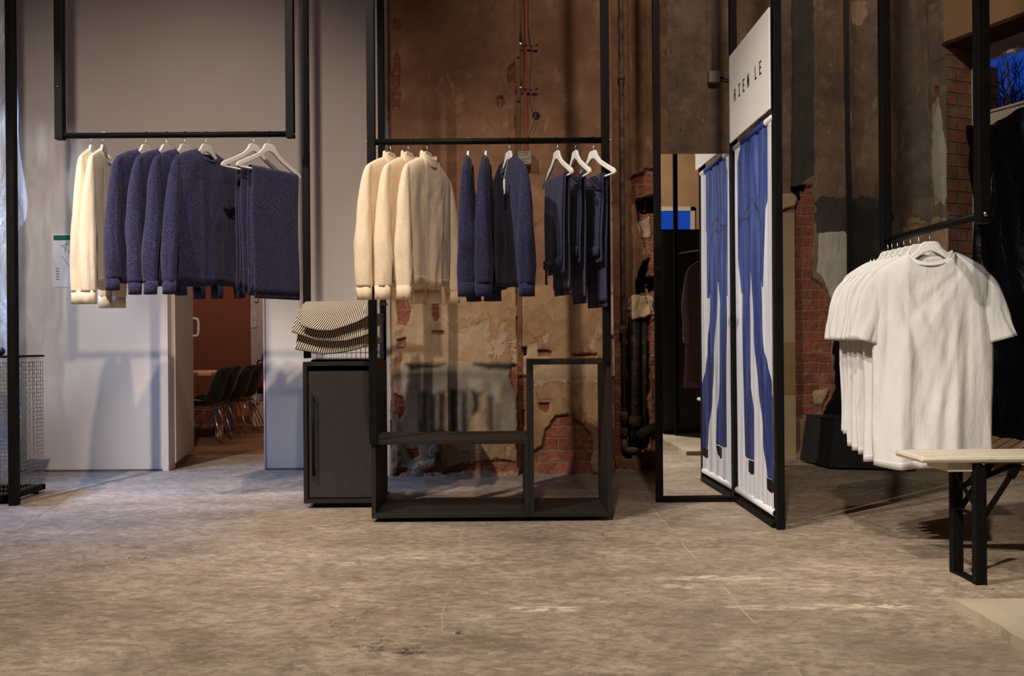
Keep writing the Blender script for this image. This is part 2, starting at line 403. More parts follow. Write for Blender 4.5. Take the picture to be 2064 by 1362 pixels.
g.col(g.mix(g.math('MULTIPLY', g.step(nm, 0.45, 0.65), 0.6), bt.outputs['Color'], sr(150, 124, 100)))
g.bump(g.math('ADD', g.math('MULTIPLY', n, 0.6), g.math('MULTIPLY', bt.outputs['Fac'], -1.5)), 0.9, 0.015); M['brickonly'] = g.m
g = G('glazed_sill_bricks', 0.6, 0, 0.3)
n = g.noise(30, det=6)
bt = g.n('ShaderNodeTexBrick'); g.t.links.new(g.tc.outputs['Object'], bt.inputs['Vector']); bt.offset = 0
bt.inputs['Scale'].default_value = 1; bt.inputs['Brick Width'].default_value = 0.075; bt.inputs['Row Height'].default_value = 0.6; bt.inputs['Mortar Size'].default_value = 0.008
bt.inputs['Color1'].default_value = sr(196, 160, 132); bt.inputs['Color2'].default_value = sr(186, 146, 116); bt.inputs['Mortar'].default_value = sr(120, 92, 70)
g.col(g.mix(g.math('MULTIPLY', g.step(n, 0.5, 0.7), 0.3), bt.outputs['Color'], sr(214, 190, 166))); g.bump(g.math('ADD', g.math('MULTIPLY', n, .3), g.math('MULTIPLY', bt.outputs['Fac'], -1.5)), 0.6, 0.01); M['sill'] = g.m

# floor
g = G('worn_concrete', 0.62, 0, 0.35)
b1 = g.noise(0.75, det=5, rough=0.6, dist=0.4); b2 = g.noise(3.4, g.obj((0.8, 1.2, 1), (0, 0, 0.35)), 10, 0.72, 0.4)
b3 = g.noise(24, g.obj((0.75, 1.35, 1), (0, 0, 0.4)), 9, 0.78, 0.5); b4 = g.noise(140, det=4, rough=0.7)
col = g.ramp(b2, [(0.32, sr(118, 102, 87)), (0.45, sr(150, 132, 114)), (0.56, sr(166, 148, 129)), (0.70, sr(192, 174, 152))])
col = g.mix(g.math('MULTIPLY', g.step(b3, 0.54, 0.40), 0.60), col, sr(108, 93, 79))
col = g.mix(g.math('MULTIPLY', g.step(b3, 0.53, 0.66), 0.5), col, sr(206, 188, 165))
col = g.mix(g.math('MULTIPLY', g.step(b1, 0.52, 0.35), 0.40), col, sr(120, 106, 92))
col = g.mix(g.math('MULTIPLY', g.step(b1, 0.54, 0.68), 0.35), col, sr(176, 146, 122))
col = g.mix(g.math('MULTIPLY', g.step(b4, 0.6, 0.75), 0.35), col, sr(70, 58, 48))
sz = g.n('ShaderNodeSeparateXYZ'); g.t.links.new(g.tc.outputs['Object'], sz.inputs[0]); fx, fy = sz.outputs[0], sz.outputs[1]
wob = g.math('MULTIPLY', g.math('SUBTRACT', g.noise(2.5, det=3), 0.5), 0.05)
def line(a, b, c0, w):                   # |a x + b y - c| < w
    return g.step(g.math('ABSOLUTE', g.math('SUBTRACT', g.math('ADD', g.math('ADD', g.math('MULTIPLY', fx, a), g.math('MULTIPLY', fy, b)), wob), c0)), w, w*0.4)
brk = g.step(g.noise(3.5, det=4), 0.40, 0.56)
for a, b, c0, w, cc, am in [(1, 0, 0.767, 0.0045, sr(190, 172, 150), 0.6), (1, 0, -0.185, 0.0035, sr(190, 172, 150), 0.45), (0, 1, 2.95, 0.004, sr(90, 74, 60), 0.5), (1, 0, 1.74, 0.005, sr(96, 80, 66), 0.5), (0.97, 0.24, -1.25, 0.008, sr(104, 88, 73), 0.55), (0.8, 0.6, 1.2, 0.004, sr(96, 80, 66), 0.4)]:
    col = g.mix(g.math('MULTIPLY', g.math('MULTIPLY', line(a, b, c0, w), brk), am), col, cc)
crk = g.noise(1.7, g.obj((1, 1.6, 1)), 6, 0.55, 0.3)
cl = g.step(g.math('ABSOLUTE', g.math('SUBTRACT', crk, 0.5)), 0.0045, 0.001)
col = g.mix(g.math('MULTIPLY', g.math('MULTIPLY', cl, g.step(b1, 0.5, 0.6)), 0.7), col, sr(70, 56, 45))
def blob(cx, cy, rx, ry, lo=0.35, hi=1.0):
    dx = g.math('DIVIDE', g.math('SUBTRACT', fx, cx), rx); dy = g.math('DIVIDE', g.math('SUBTRACT', fy, cy), ry)
    d = g.math('SQRT', g.math('ADD', g.math('MULTIPLY', dx, dx), g.math('MULTIPLY', dy, dy)))
    return g.step(d, hi, lo)
ch = g.step(g.noise(28, g.obj((0.6, 1.6, 1)), 6, 0.7), 0.42, 0.62)
for (cx_, cy_, rx, ry, am) in [(0.78, 3.06, 0.32, 0.05, 0.75), (0.63, 2.96, 0.10, 0.05, 0.6), (1.02, 2.72, 0.46, 0.045, 0.6), (0.13, 2.72, 0.16, 0.05, 0.9), (0.30, 2.80, 0.14, 0.03, 0.5), (1.25, 2.72, 0.12, 0.04, 0.8), (-0.59, 3.29, 0.09, 0.03, 0.9), (-0.1, 3.30, 0.3, 0.04, 0.5), (-0.4, 3.38, 0.25, 0.03, 0.4), (-2.0, 3.9, 0.25, 0.06, 0.4)]:
    col = g.mix(g.math('MULTIPLY', g.math('MULTIPLY', blob(cx_, cy_, rx, ry), ch), am), col, sr(226, 212, 190))
dk = g.step(g.noise(34, det=6, rough=0.75), 0.46, 0.56)
for (cx_, cy_, rx, ry, am) in [(-0.26, 2.36, 0.07, 0.05, 0.9), (-0.36, 2.40, 0.05, 0.12, 0.6), (-0.25, 2.56, 0.03, 0.02, 0.9), (-0.13, 2.5, 0.02, 0.02, 0.9), (-0.62, 2.83, 0.05, 0.02, 0.4), (2.2, 4.9, 0.5, 0.25, 0.6), (-0.55, 2.25, 0.08, 0.05, 0.4)]:
    col = g.mix(g.math('MULTIPLY', g.math('MULTIPLY', blob(cx_, cy_, rx, ry), dk), am), col, sr(40, 33, 28))
g.col(col)
g.put(g.b.inputs['Roughness'], g.ramp(b2, [(0.3, 0.72), (0.7, 0.5)]))
g.bump(g.math('ADD', g.math('MULTIPLY', b3, 0.8), g.math('MULTIPLY', b4, 0.25)), 0.35, 0.006)
M['floor'] = g.m
M['roomfloor'] = plain('brown_room_floor', sr(128, 92, 66), 0.7, 0, 0.25, 0.2, 5, 0.2)
M['slab'] = None
g = G('pale_cement_slab', 0.8, 0, 0.2)
n = g.noise(4, det=6); n2 = g.noise(60, det=5, rough=0.7)
g.col(g.mix(g.math('MULTIPLY', g.step(n2, 0.6, 0.7), 0.4), g.ramp(n, [(0.3, sr(164, 150, 128)), (0.7, sr(190, 176, 152))]), sr(120, 104, 84))); g.bump(n2, 0.5, 0.006); M['slab'] = g.m
# plastics
g = G('black_plastic_film', 0.33, 0, 0.25)
n = g.noise(9, g.obj((1, 1, 0.4)), 4, 0.5, 0.6); g.col((0.004, 0.004, 0.005, 1)); g.bump(n, 0.9, 0.03); M['film'] = g.m
g = G('clear_plastic_film', 0.25, 0, 0.5)
n = g.noise(7, g.obj((1.5, 1, 0.35)), 5, 0.55, 1.0)
g.col((0.75, 0.8, 0.88, 1)); g.bump(n, 1.0, 0.04)
tr = g.n('ShaderNodeBsdfTransparent'); mx = g.n('ShaderNodeMixShader'); g.t.links.new(g.ramp(n, [(0.35, 0.25), (0.6, 0.75)]), mx.inputs[0])
g.t.links.new(tr.outputs[0], mx.inputs[1]); g.t.links.new(g.b.outputs[0], mx.inputs[2])
g.t.links.new(mx.outputs[0], g.t.nodes['Material Output'].inputs[0]); M['clearfilm'] = g.m
g = G('window_glass', 0.02, 0, 0.5)
tr = g.n('ShaderNodeBsdfTransparent'); tr.inputs[0].default_value = (0.95, 0.97, 1, 1); gl = g.n('ShaderNodeBsdfGlossy'); gl.inputs['Roughness'].default_value = 0.01
fr = g.n('ShaderNodeFresnel'); mx = g.n('ShaderNodeMixShader')
g.t.links.new(fr.outputs[0], mx.inputs[0]); g.t.links.new(tr.outputs[0], mx.inputs[1]); g.t.links.new(gl.outputs[0], mx.inputs[2])
g.t.links.new(mx.outputs[0], g.t.nodes['Material Output'].inputs[0]); M['glass'] = g.m

# ------------------------------------------------------------------ relief walls
def relief(name, mat, loc, rotz, u0, u1, z0, z1, res, conv, zones, base, extra=None, seed=1):
    """grid in local X (along the wall), Z up, relief towards local -Y"""
    nu = int((u1-u0)/res)+1; nz = int((z1-z0)/res)+1
    us = np.linspace(u0, u1, nu); zs = np.linspace(z0, z1, nz)
    X, Z = np.meshgrid(us, zs)
    A = {k: np.zeros(X.shape) for k in ('brick', 'cream', 'grey', 'soot_and_dark', 'white', 'dark', 'edge')}
    D = base(X, Z)
    wn_ = 0.8*fbm(X, Z, 7, 3, seed)+0.75*fbm(X, Z, 26, 4, seed+50)
    for (kind, poly, amp, dep, soft) in zones:
        P = [conv(px, py) for px, py in poly]
        s = sdf(X, Z, P) + wn_ * amp
        m = np.clip(s / soft * 0.5 + 0.5, 0, 1)
        A[kind] = np.maximum(A[kind], m) if kind != 'soot_and_dark' else np.maximum(A['soot_and_dark'], np.clip(m*1.5, 0, 1)*amp_soot_dark.get(id(poly), 0.75))
        if kind in ('brick', 'dark', 'white', 'cream', 'grey'):
            for k in ('brick', 'cream', 'grey', 'white', 'dark'):
                if k != kind: A[k] = np.minimum(A[k], 1-m)
        e = np.clip(1-np.abs(s)/0.005, 0, 1)
        if abs(dep) > 0.004: A['edge'] = np.maximum(A['edge'], e*0.95*np.clip(0.35+1.6*fbm(X, Z, 10, 3, seed+70), 0, 1))
        D = D + np.clip(s/0.012+0.5, 0, 1) * dep
        if kind in ('brick',): D = D + m*0.006*fbm(X, Z, 30, 3, seed+4)
    if extra: D, A = extra(X, Z, D, A)
    V = np.stack([X, -D, Z], -1).reshape(-1, 3)
    idx = np.arange(nu*nz).reshape(nz, nu)
    Fc = np.stack([idx[:-1, :-1], idx[:-1, 1:], idx[1:, 1:], idx[1:, :-1]], -1).reshape(-1, 4)
    me = bpy.data.meshes.new(name)
    me.vertices.add(len(V)); me.vertices.foreach_set('co', V.ravel())
    me.loops.add(Fc.size); me.loops.foreach_set('vertex_index', Fc.ravel())
    me.polygons.add(len(Fc)); me.polygons.foreach_set('loop_start', np.arange(0, Fc.size, 4)); me.polygons.foreach_set('loop_total', np.full(len(Fc), 4))
    me.update(calc_edges=True); me.validate(); me.shade_smooth()
    for k, v in A.items():
        at = me.attributes.new(k, 'FLOAT', 'POINT'); at.data.foreach_set('value', v.ravel().astype(np.float32))
    me.materials.append(mat)
    o = bpy.data.objects.new(name, me); C.objects.link(o); o.location = loc; o.rotation_euler = (0, 0, rotz); o['_w'] = list(loc)
    o['kind'] = 'structure'
    return o
amp_soot_dark = {}
darkC = [(1722,410),(1800,405),(1800,600),(1728,600)]; amp_soot_dark[id(darkC)] = 0.6  # soft-edged darker patch on the far wall
def cracks(poly_list, conv):
    return [[conv(*p) for p in pl] for pl in poly_list]
def crackfn(lines, conv, w=0.0022, dep=0.006):
    L = cracks(lines, conv)
    def f(X, Z, D, A):
        jit = 0.022*fbm(X, Z, 11, 4, 9)
        for pl in L:
            dd = np.full(X.shape, 1e9)
            for a, b in zip(pl[:-1], pl[1:]):
                ex, ez = b[0]-a[0], b[1]-a[1]; q = ex*ex+ez*ez+1e-12
                t = np.clip(((X-a[0])*ex+(Z-a[1])*ez)/q, 0, 1)
                dd = np.minimum(dd, np.hypot(X-a[0]-t*ex+jit, Z-a[1]-t*ez+jit))
            m = np.clip(1-dd/(w*2.2), 0, 1)
            A['edge'] = np.maximum(A['edge'], m*0.9*np.clip(0.6+fbm(X, Z, 8, 2, 77), 0, 1)); D = D - m*dep
        return D, A
    return f

YA = 5.46
cA = lambda px, py: (lambda p: (p.x, p.z))(U(px, py, YA))
xA0, xA1 = U(784, 690, YA).x, U(1241, 690, YA).x
xg0, xg1 = U(1043, 690, YA).x, U(1055, 690, YA).x
# a broken plaster strip on the left arris of the wall
def baseA(X, Z):
    D = 0.012*fbm(X, Z, 2.2, 4, 3) + 0.003*fbm(X, Z, 22, 4, 5)
    j = 0.010*fbm(X*0+3, Z, 6, 4, 8)
    gr = ((X > xg0+j) & (X < xg1+j*0.3))
    D = np.where(gr, D-0.09, D)
    D = np.where(X > xg1, D-0.035, D)
    low = np.clip((0.09-Z)/0.09, 0, 1)
    D = D + low*0.03*(1+fbm(X, Z, 14, 4, 11))
    j2 = 0.02*fbm(X*0+1, Z, 9, 4, 12)
    D = D - np.where(X < xA0+0.012+j2*0.6, 0.03, 0)
    D = D - np.where(X > xA1-0.004+0.3*np.minimum(j2, 0)-np.where(Z < 0.9, 0.02, 0), 0.03, 0)
    return D
zA = [
 ('brick', [(795,100),(806,108),(806,150),(800,176),(795,184),(790,150)], 0.012, -0.02, 0.01),
 ('brick', [(792,188),(806,186),(803,218),(793,222)], 0.01, -0.02, 0.01),
 ('brick', [(793,330),(812,335),(815,380),(806,400),(795,390)], 0.014, -0.02, 0.01),
 ('brick', [(792,34),(808,40),(806,56),(793,58)], 0.01, -0.018, 0.01),
 ('brick', [(1022,140),(1038,125),(1040,186),(1030,178),(1024,160)], 0.010, -0.02, 0.01),
 ('brick', [(1002,195),(1014,193),(1017,208),(1009,219),(1001,210)], 0.006, -0.025, 0.008),
 ('cream', [(835,615),(900,600),(905,640),(935,655),(960,655),(985,645),(988,735),(806,733),(804,668),(822,660),(818,640)], 0.05, -0.003, 0.02),
 ('cream', [(786,600),(796,600),(800,950),(812,955),(786,958)], 0.02, -0.006, 0.02),
 ('grey', [(806,733),(1036,733),(1040,868),(1030,876),(818,874),(806,850)], 0.006, 0.004, 0.008),
 ('brick', [(798,588),(824,586),(826,628),(818,655),(806,652),(800,630)], 0.016, -0.022, 0.012),
 ('brick', [(800,684),(818,680),(816,700),(802,704)], 0.012, -0.02, 0.01),
 ('brick', [(796,795),(812,800),(818,820),(808,842),(796,830)], 0.014, -0.02, 0.012),
 ('brick', [(868,575),(882,575),(885,640),(876,650),(870,620)], 0.015, -0.02, 0.012),
 ('brick', [(870,666),(895,667),(895,674),(870,674)], 0.004, -0.015, 0.006),
 ('brick', [(1030,735),(1042,735),(1042,790),(1034,776),(1028,760)], 0.01, -0.02, 0.01),
 ('cream', [(940,874),(955,834),(963,828),(965,797),(984,790),(986,866),(1000,872),(990,876)], 0.008, 0.0, 0.01),
 ('cream', [(850,806),(872,808),(868,818),(852,816)], 0.006, 0.0, 0.008),
 ('cream', [(895,792),(909,790),(911,872),(899,872)], 0.008, 0.0, 0.008),
 ('grey', [(806,880),(870,880),(868,925),(830,945),(806,948)], 0.04, -0.012, 0.02),
 ('grey', [(905,918),(945,912),(955,935),(925,948),(902,940)], 0.03, -0.012, 0.02),
 ('brick', [(985,925),(1042,930),(1042,950),(800,952),(800,944),(900,944)], 0.03, -0.018, 0.012),
 ('brick', [(820,905),(842,902),(848,925),(826,925)], 0.02, -0.02, 0.01),
 ('cream', [(1080,732),(1215,730),(1216,768),(1080,768)], 0.01, -0.003, 0.012),
 ('cream', [(1055,700),(1082,690),(1085,718),(1120,722),(1100,735),(1055,760)], 0.02, -0.004, 0.015),
 ('cream', [(1218,600),(1241,590),(1241,760),(1228,764),(1222,720),(1216,700)], 0.02, -0.004, 0.015),
 ('brick', [(1086,706),(1112,708),(1110,718),(1088,716)], 0.012, -0.025, 0.01),
 ('brick', [(1155,714),(1205,713),(1203,719),(1160,719)], 0.008, -0.025, 0.008),
 ('brick', [(1100,870),(1118,838),(1150,836),(1182,858),(1198,885),(1196,912),(1188,935),(1205,958),(1050,958),(1062,915),(1092,898)], 0.02, -0.02, 0.015),
 ('brick', [(1082,810),(1112,812),(1104,834),(1088,826)], 0.016, -0.02, 0.012),
 ('brick', [(1229,765),(1245,760),(1245,958),(1222,958),(1230,880)], 0.012, -0.022, 0.012),
 ('brick', [(1045,760),(1062,758),(1064,900),(1050,940),(1042,900)], 0.02, -0.02, 0.012),
 ('dark', [(1053,700),(1062,698),(1063,716),(1055,718)], 0.006, -0.03, 0.008),
 ('cream', [(1056,880),(1068,880),(1066,930),(1056,935)], 0.02, -0.0, 0.015),
]
soots_and_darks = [([(818,733),(896,733),(880,742),(830,744)], .9, .02), ([(958,733),(1038,733),(1040,744),(985,742)], .9, .02),
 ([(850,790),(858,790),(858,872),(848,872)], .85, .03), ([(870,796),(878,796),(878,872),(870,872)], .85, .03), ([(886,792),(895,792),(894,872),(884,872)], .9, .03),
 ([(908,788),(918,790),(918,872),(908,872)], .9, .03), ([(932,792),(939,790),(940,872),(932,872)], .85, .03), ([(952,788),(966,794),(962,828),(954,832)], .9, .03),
 ([(985,800),(992,800),(992,866),(985,866)], .7, .03), ([(1000,815),(1004,815),(1004,866),(1000,866)], .5, .03), ([(850,755),(872,745),(905,750),(880,765)], .35, .05), ([(1010,770),(1042,765),(1042,800),(1015,795)], .35, .05)]  # last patch: faint darker tone at the right end of the grey panel
for pl, am, so in soots_and_darks:
    amp_soot_dark[id(pl)] = am; zA.append(('soot_and_dark', pl, 0.012, 0.0, so))
crA = crackfn([[(880,636),(900,655),(915,668),(935,672),(948,665),(972,648)], [(858,618),(878,640),(882,665)], [(802,700),(812,712),(810,725)], [(1064,694),(1085,700),(1110,703),(1130,712)],
               [(1125,835),(1150,842),(1175,860),(1190,870)], [(1060,810),(1085,806),(1118,808)], [(1150,600),(1148,640),(1156,670),(1150,700)], [(962,560),(966,600),(960,640)],
               [(800,30),(797,120)], [(880,150),(890,165),(886,240)], [(1003,150),(1012,120),(1020,90)], [(890,890),(905,900),(930,905),(955,885),(985,890)], [(1000,915),(1015,905),(1030,910)], [(1225,700),(1240,715)], [(1195,560),(1200,640)]], cA)
relief('wall_back_center', M['wallA'], (0, YA, 0), 0, xA0, xA1, 0.0, 3.45, 0.007, cA, zA, baseA, crA, 1)
mb = MB()
mb.box((xA0+0.004, YA+0.045, 0.0), (xg0, 5.9, 5.6)).box((xg1, YA+0.08, 0), (xA1-0.004, 5.9, 5.6)).box((xg0, YA+0.12, 0), (xg1, 5.9, 5.6))
mb.box((xA0, YA, 3.45), (xA1, YA+0.2, 5.6))
struct('wall_back_core', mb, M['wallN'])

# niche with the pipes
YN = 5.74
cN = lambda px, py: (lambda p: (p.x, p.z))(U(px, py, YN))
xN0, xN1 = U(1238, 690, YN).x, U(1345, 690, YN).x
xs_ = U(1276, 300, YN).x
def baseN(X, Z):
    D = 0.010*fbm(X, Z, 3, 4, 23) + 0.004*fbm(X, Z, 24, 4, 25)
    D = np.where(X > U(1268, 400, YN).x, D+0.05, D)
    D = np.where((X > U(1300, 200, YN).x), D+0.02, D)
    D = D + np.where(Z < 1.3, 0.03*fbm(X, Z, 9, 4, 29)*(X > xs_), 0)
    D = D + np.clip((0.10-Z)/0.1, 0, 1)*0.08*(1+fbm(X, Z, 12, 4, 26))
    return D
zN = [
 ('brick', [(1276,360),(1312,345),(1340,372),(1340,660),(1318,640),(1300,600),(1296,590),(1306,520),(1284,450),(1272,400)], 0.03, -0.03, 0.02),
 ('cream', [(1284,448),(1306,440),(1308,478),(1290,478),(1282,460)], 0.02, 0.015, 0.015),
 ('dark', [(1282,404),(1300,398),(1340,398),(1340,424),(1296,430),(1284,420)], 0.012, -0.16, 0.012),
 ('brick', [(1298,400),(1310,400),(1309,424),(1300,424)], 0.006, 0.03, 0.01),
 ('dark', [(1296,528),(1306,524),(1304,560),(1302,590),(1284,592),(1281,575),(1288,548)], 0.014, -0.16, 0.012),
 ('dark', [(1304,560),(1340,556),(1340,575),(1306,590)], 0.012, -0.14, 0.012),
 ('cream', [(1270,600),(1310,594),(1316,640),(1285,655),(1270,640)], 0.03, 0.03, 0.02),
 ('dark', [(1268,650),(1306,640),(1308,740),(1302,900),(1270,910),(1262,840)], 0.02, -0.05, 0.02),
 ('brick', [(1308,640),(1345,630),(1345,900),(1312,900)], 0.02, -0.01, 0.015),
 ('brick', [(1238,600),(1250,600),(1250,940),(1238,945)], 0.01, -0.01, 0.015),
]
crN = crackfn([[(1274,360),(1270,395),(1276,430),(1280,450)], [(1306,470),(1302,500),(1310,520)], [(1285,345),(1310,340),(1312,365)]], cN)
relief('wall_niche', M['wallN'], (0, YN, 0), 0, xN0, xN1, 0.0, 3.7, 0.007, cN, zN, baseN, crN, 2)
struct('wall_niche_core', MB().box((xN0-0.02, YN+0.20, 0), (xN1, 6.3, 5.6)).box((xN0-0.02, YN+0.02, 3.65), (xN1, YN+0.3, 5.6)), M['wallN'])

# far wall behind the banner
YC = 6.15
cC = lambda px, py: (lambda p: (p.x, p.z))(U(px, py, YC))
xC0, xC1 = U(1322, 690, YC).x, U(1816, 690, YC).x
xcol0, xcol1 = U(1716, 300, YC).x, U(1772, 300, YC).x
def baseC(X, Z):
    D = 0.014*fbm(X, Z, 2.4, 4, 33) + 0.006*fbm(X*2.5, Z*0.6, 14, 4, 35)
    D = D + np.where((X < U(1480, 300, YC).x), 0.012*fbm(X, Z, 10, 4, 37), 0)
    t = (X-xcol0)/(xcol1-xcol0); D = D + np.where((t > 0) & (t < 1), -0.05*np.sin(np.clip(t, 0, 1)*math.pi), 0)
    D = D + np.clip((0.08-Z)/0.08, 0, 1)*0.05*(1+fbm(X, Z, 12, 4, 36))
    return D
zC = [
 ('grey', [(1597,-80),(1640,-80),(1642,352),(1626,362),(1612,374),(1596,388)], 0.010, -0.02, 0.012),
 ('grey', [(1650,395),(1708,392),(1760,396),(1800,400),(1800,640),(1708,640),(1700,470),(1652,468)], 0.05, -0.002, 0.03),
 ('white', [(1652,470),(1700,466),(1709,470),(1709,590),(1684,640),(1676,600),(1656,556),(1646,548)], 0.010, 0.004, 0.008),
 ('dark', [(1682,640),(1712,600),(1720,840),(1655,840),(1686,782),(1680,700)], 0.02, -0.008, 0.03),
 ('soot_and_dark', darkC, 0.06, 0.0, 0.14),
 ('cream', [(1692,715),(1702,722),(1700,745),(1694,740)], 0.012, 0.004, 0.01),
 ('brick', [(1604,382),(1640,372),(1641,420),(1638,560),(1658,572),(1676,620),(1684,680),(1676,740),(1686,782),(1662,830),(1640,845),(1600,845),(1603,620)], 0.012, -0.03, 0.012),
 ('dark', [(1598,378),(1628,370),(1624,384),(1616,382),(1618,402),(1608,400),(1600,388)], 0.010, -0.04, 0.01),
 ('cream', [(1572,390),(1600,392),(1612,400),(1600,418),(1574,424)], 0.012, 0.03, 0.012),
 ('cream', [(1642,790),(1672,785),(1660,815),(1645,818)], 0.02, 0.01, 0.015),
 ('dark', [(1700,-60),(1714,-60),(1714,0),(1704,4)], 0.01, 0, 0.02),
 ('cream', [(1712,15),(1716,-5),(1752,-5),(1756,25),(1742,45),(1720,42)], 0.012, -0.012, 0.01),
]
dn = [(1572,428),(1590,426),(1600,440),(1602,925),(1572,935)]
crC = crackfn([[(1598,380),(1615,375),(1626,365),(1640,355)], [(1640,250),(1655,247),(1668,240)], [(1490,230),(1500,262),(1492,290)]], cC)
relief('wall_back_right', M['wallC'], (0, YC, 0), 0, xC0, xC1, 0.0, 3.55, 0.009, cC, zC, baseC, crC, 3)
struct('wall_back_right_core', MB().box((xC0-0.3, YC+0.13, 0), (xC1+0.4, YC+0.5, 5.6)).box((xC0, YC, 3.5), (xC1, YC+0.3, 5.6)), M['wallC'])
# plaster jamb with an ochre dado between banner and bricks
a = U(1560, 430, YC-0.02); b = U(1598, 430, YC-0.02)
M['jamb'] = plain('beige_gloss_paint', sr(158, 138, 108), 0.6, 0, 0.3, 0.1, 3, 0.1)
M['ochre'] = plain('ochre_dado_paint', sr(132, 108, 70), 0.6, 0, 0.3, 0.2, 5, 0.1)
zo = U(1580, 690, YC).z; zo0 = U(1580, 795, YC).z
struct('trim_1', MB().box((a.x, YC-0.05, zo), (b.x, YC+0.1, a.z)).box((a.x, YC-0.05, 0), (b.x, YC+0.1, zo0)), M['jamb'])
struct('trim_2', MB().box((a.x, YC-0.052, zo0), (b.x, YC+0.1, zo)), M['ochre'])

# right wall (angled) with the big window
RD = Vector((0.387, -0.922, 0)); RN = Vector((0.922, 0.387, 0)); RROT = math.atan2(-0.922, 0.387)
P0 = Vector((2.90, YC, 0))
def RP(u, z, out=0.0): p = P0 + RD*u + RN*out; return Vector((p.x, p.y, z))
def cR(px, py, out=0.0):
    p = HIT(px, py, P0+RN*out, RN); return ((p-P0).dot(RD), p.z)
uj = cR(1905, 400)[0]; zh = cR(1925, 112)[1]; zsill = 0.17; WOUT = 0.26
zgt = cR(1989, 122, WOUT)[1]; zh = zgt+0.115
def baseR(X, Z):
    D = 0.010*fbm(X, Z, 3, 4, 43) + 0.003*fbm(X, Z, 24, 4, 45)
    j = 0.02*fbm(X*0+3, Z, 5, 4, 48)
    D = D - np.where(X > uj-0.015+j*0.5, 0.03*np.clip((X-uj+0.015-j*0.5)/0.02, 0, 1), 0)
    return D + np.clip((0.09-Z)/0.09, 0, 1)*0.04*(1+fbm(X, Z, 12, 4, 46))
zR = [('cream', [(1880,215),(1893,190),(1898,330),(1904,400),(1880,420),(1876,340)], 0.012, 0.004, 0.012),
      ('white', [(1892,205),(1898,222),(1906,330),(1905,420),(1885,395),(1880,330),(1884,240)], 0.008, 0.004, 0.008),
      ('brick', [(1881,176),(1890,174),(1889,187),(1882,188)], 0.004, -0.02, 0.006),
      ('cream', [(1822,440),(1905,435),(1905,480),(1822,480)], 0.06, -0.006, 0.02),
      ('cream', [(1818,455),(1960,440),(1960,960),(1818,960)], 0.04, -0.01, 0.03)]
crR = crackfn([[(1868,-40),(1866,30),(1868,90),(1872,160),(1870,210),(1878,235),(1877,330),(1880,420)], [(1878,125),(1895,122),(1908,112)]], cR, 0.004, 0.016)
relief('wall_right', M['wallR'], P0, RROT, 0.0, uj, 0.0, 3.6, 0.009, cR, zR, baseR, crR, 4)
def rbox(u0, u1, o0, o1, z0, z1):
    c = [RP(u0, z0, o0), RP(u1, z0, o0), RP(u1, z0, o1), RP(u0, z0, o1)]
    vs = [tuple(p) for p in c] + [(p.x, p.y, z1) for p in c]
    return (vs, [(0,1,2,3), (7,6,5,4), (4,5,1,0), (5,6,2,1), (6,7,3,2), (7,4,0,3)])
UE = 11.8
M['lintel'] = plain('tan_lintel_plaster', sr(168, 130, 94), 0.85, 0, 0.2, 0.1, 3, 0.3)
M['soffit'] = plain('rough_dark_soffit', sr(74, 52, 36), 0.95, 0, 0.1, 0.3, 18, 0.9)
def rl(X, Y, Z): return (X, Y, Z)
struct('wall_right_upper', MB().add(*rbox(-0.1, uj, 0.02, 0.6, 3.55, 5.6)).add(*rbox(uj, UE, 0.0, 0.6, zh+0.015, 5.6)), M['lintel'])
struct('trim_3', MB().add(*rbox(uj-0.02, 3.2, -0.004, WOUT, zh-0.012, zh+0.02)), M['soffit'], bevel=0.01)
jm = MB()
vs, fs = rbox(0, 0.035, 0, WOUT+0.1, 0.0, zh)
struct_j = build('wall_right_jamb', MB().add(*rbox(uj-0.12, uj, 0.028, WOUT+0.1, 0.0, zh)), M['brickonly'], kind='structure')
struct('wall_right_core', MB().add(*rbox(-0.1, uj-0.12, 0.05, WOUT+0.1, 0.0, 5.6)), M['wallR'])
struct('wall_right_lower', MB().add(*rbox(uj, 3.2, 0.03, WOUT+0.2, 0.0, zsill-0.07)).add(*rbox(3.2, UE, 0.0, 0.4, 0.0, zh+0.1)), M['lintel'])
# sloping brick sill
sl = MB(); o0, o1 = -0.03, WOUT
for_u = (0.0, 2.9)
v = [(for_u[0], o0, zsill-0.10), (for_u[1], o0, zsill-0.10), (for_u[1], o1, zsill), (for_u[0], o1, zsill),
     (for_u[0], o0, zsill-0.055), (for_u[1], o0, zsill-0.055), (for_u[1], o1, zsill+0.045), (for_u[0], o1, zsill+0.045)]
sl.add(v, [(0,3,2,1),(4,5,6,7),(0,1,5,4),(1,2,6,5),(2,3,7,6),(3,0,4,7)])
so = build('trim_4', sl, M['sill'], kind='structure'); so.location = RP(uj+0.02, 0); so.rotation_euler = (0, 0, RROT)
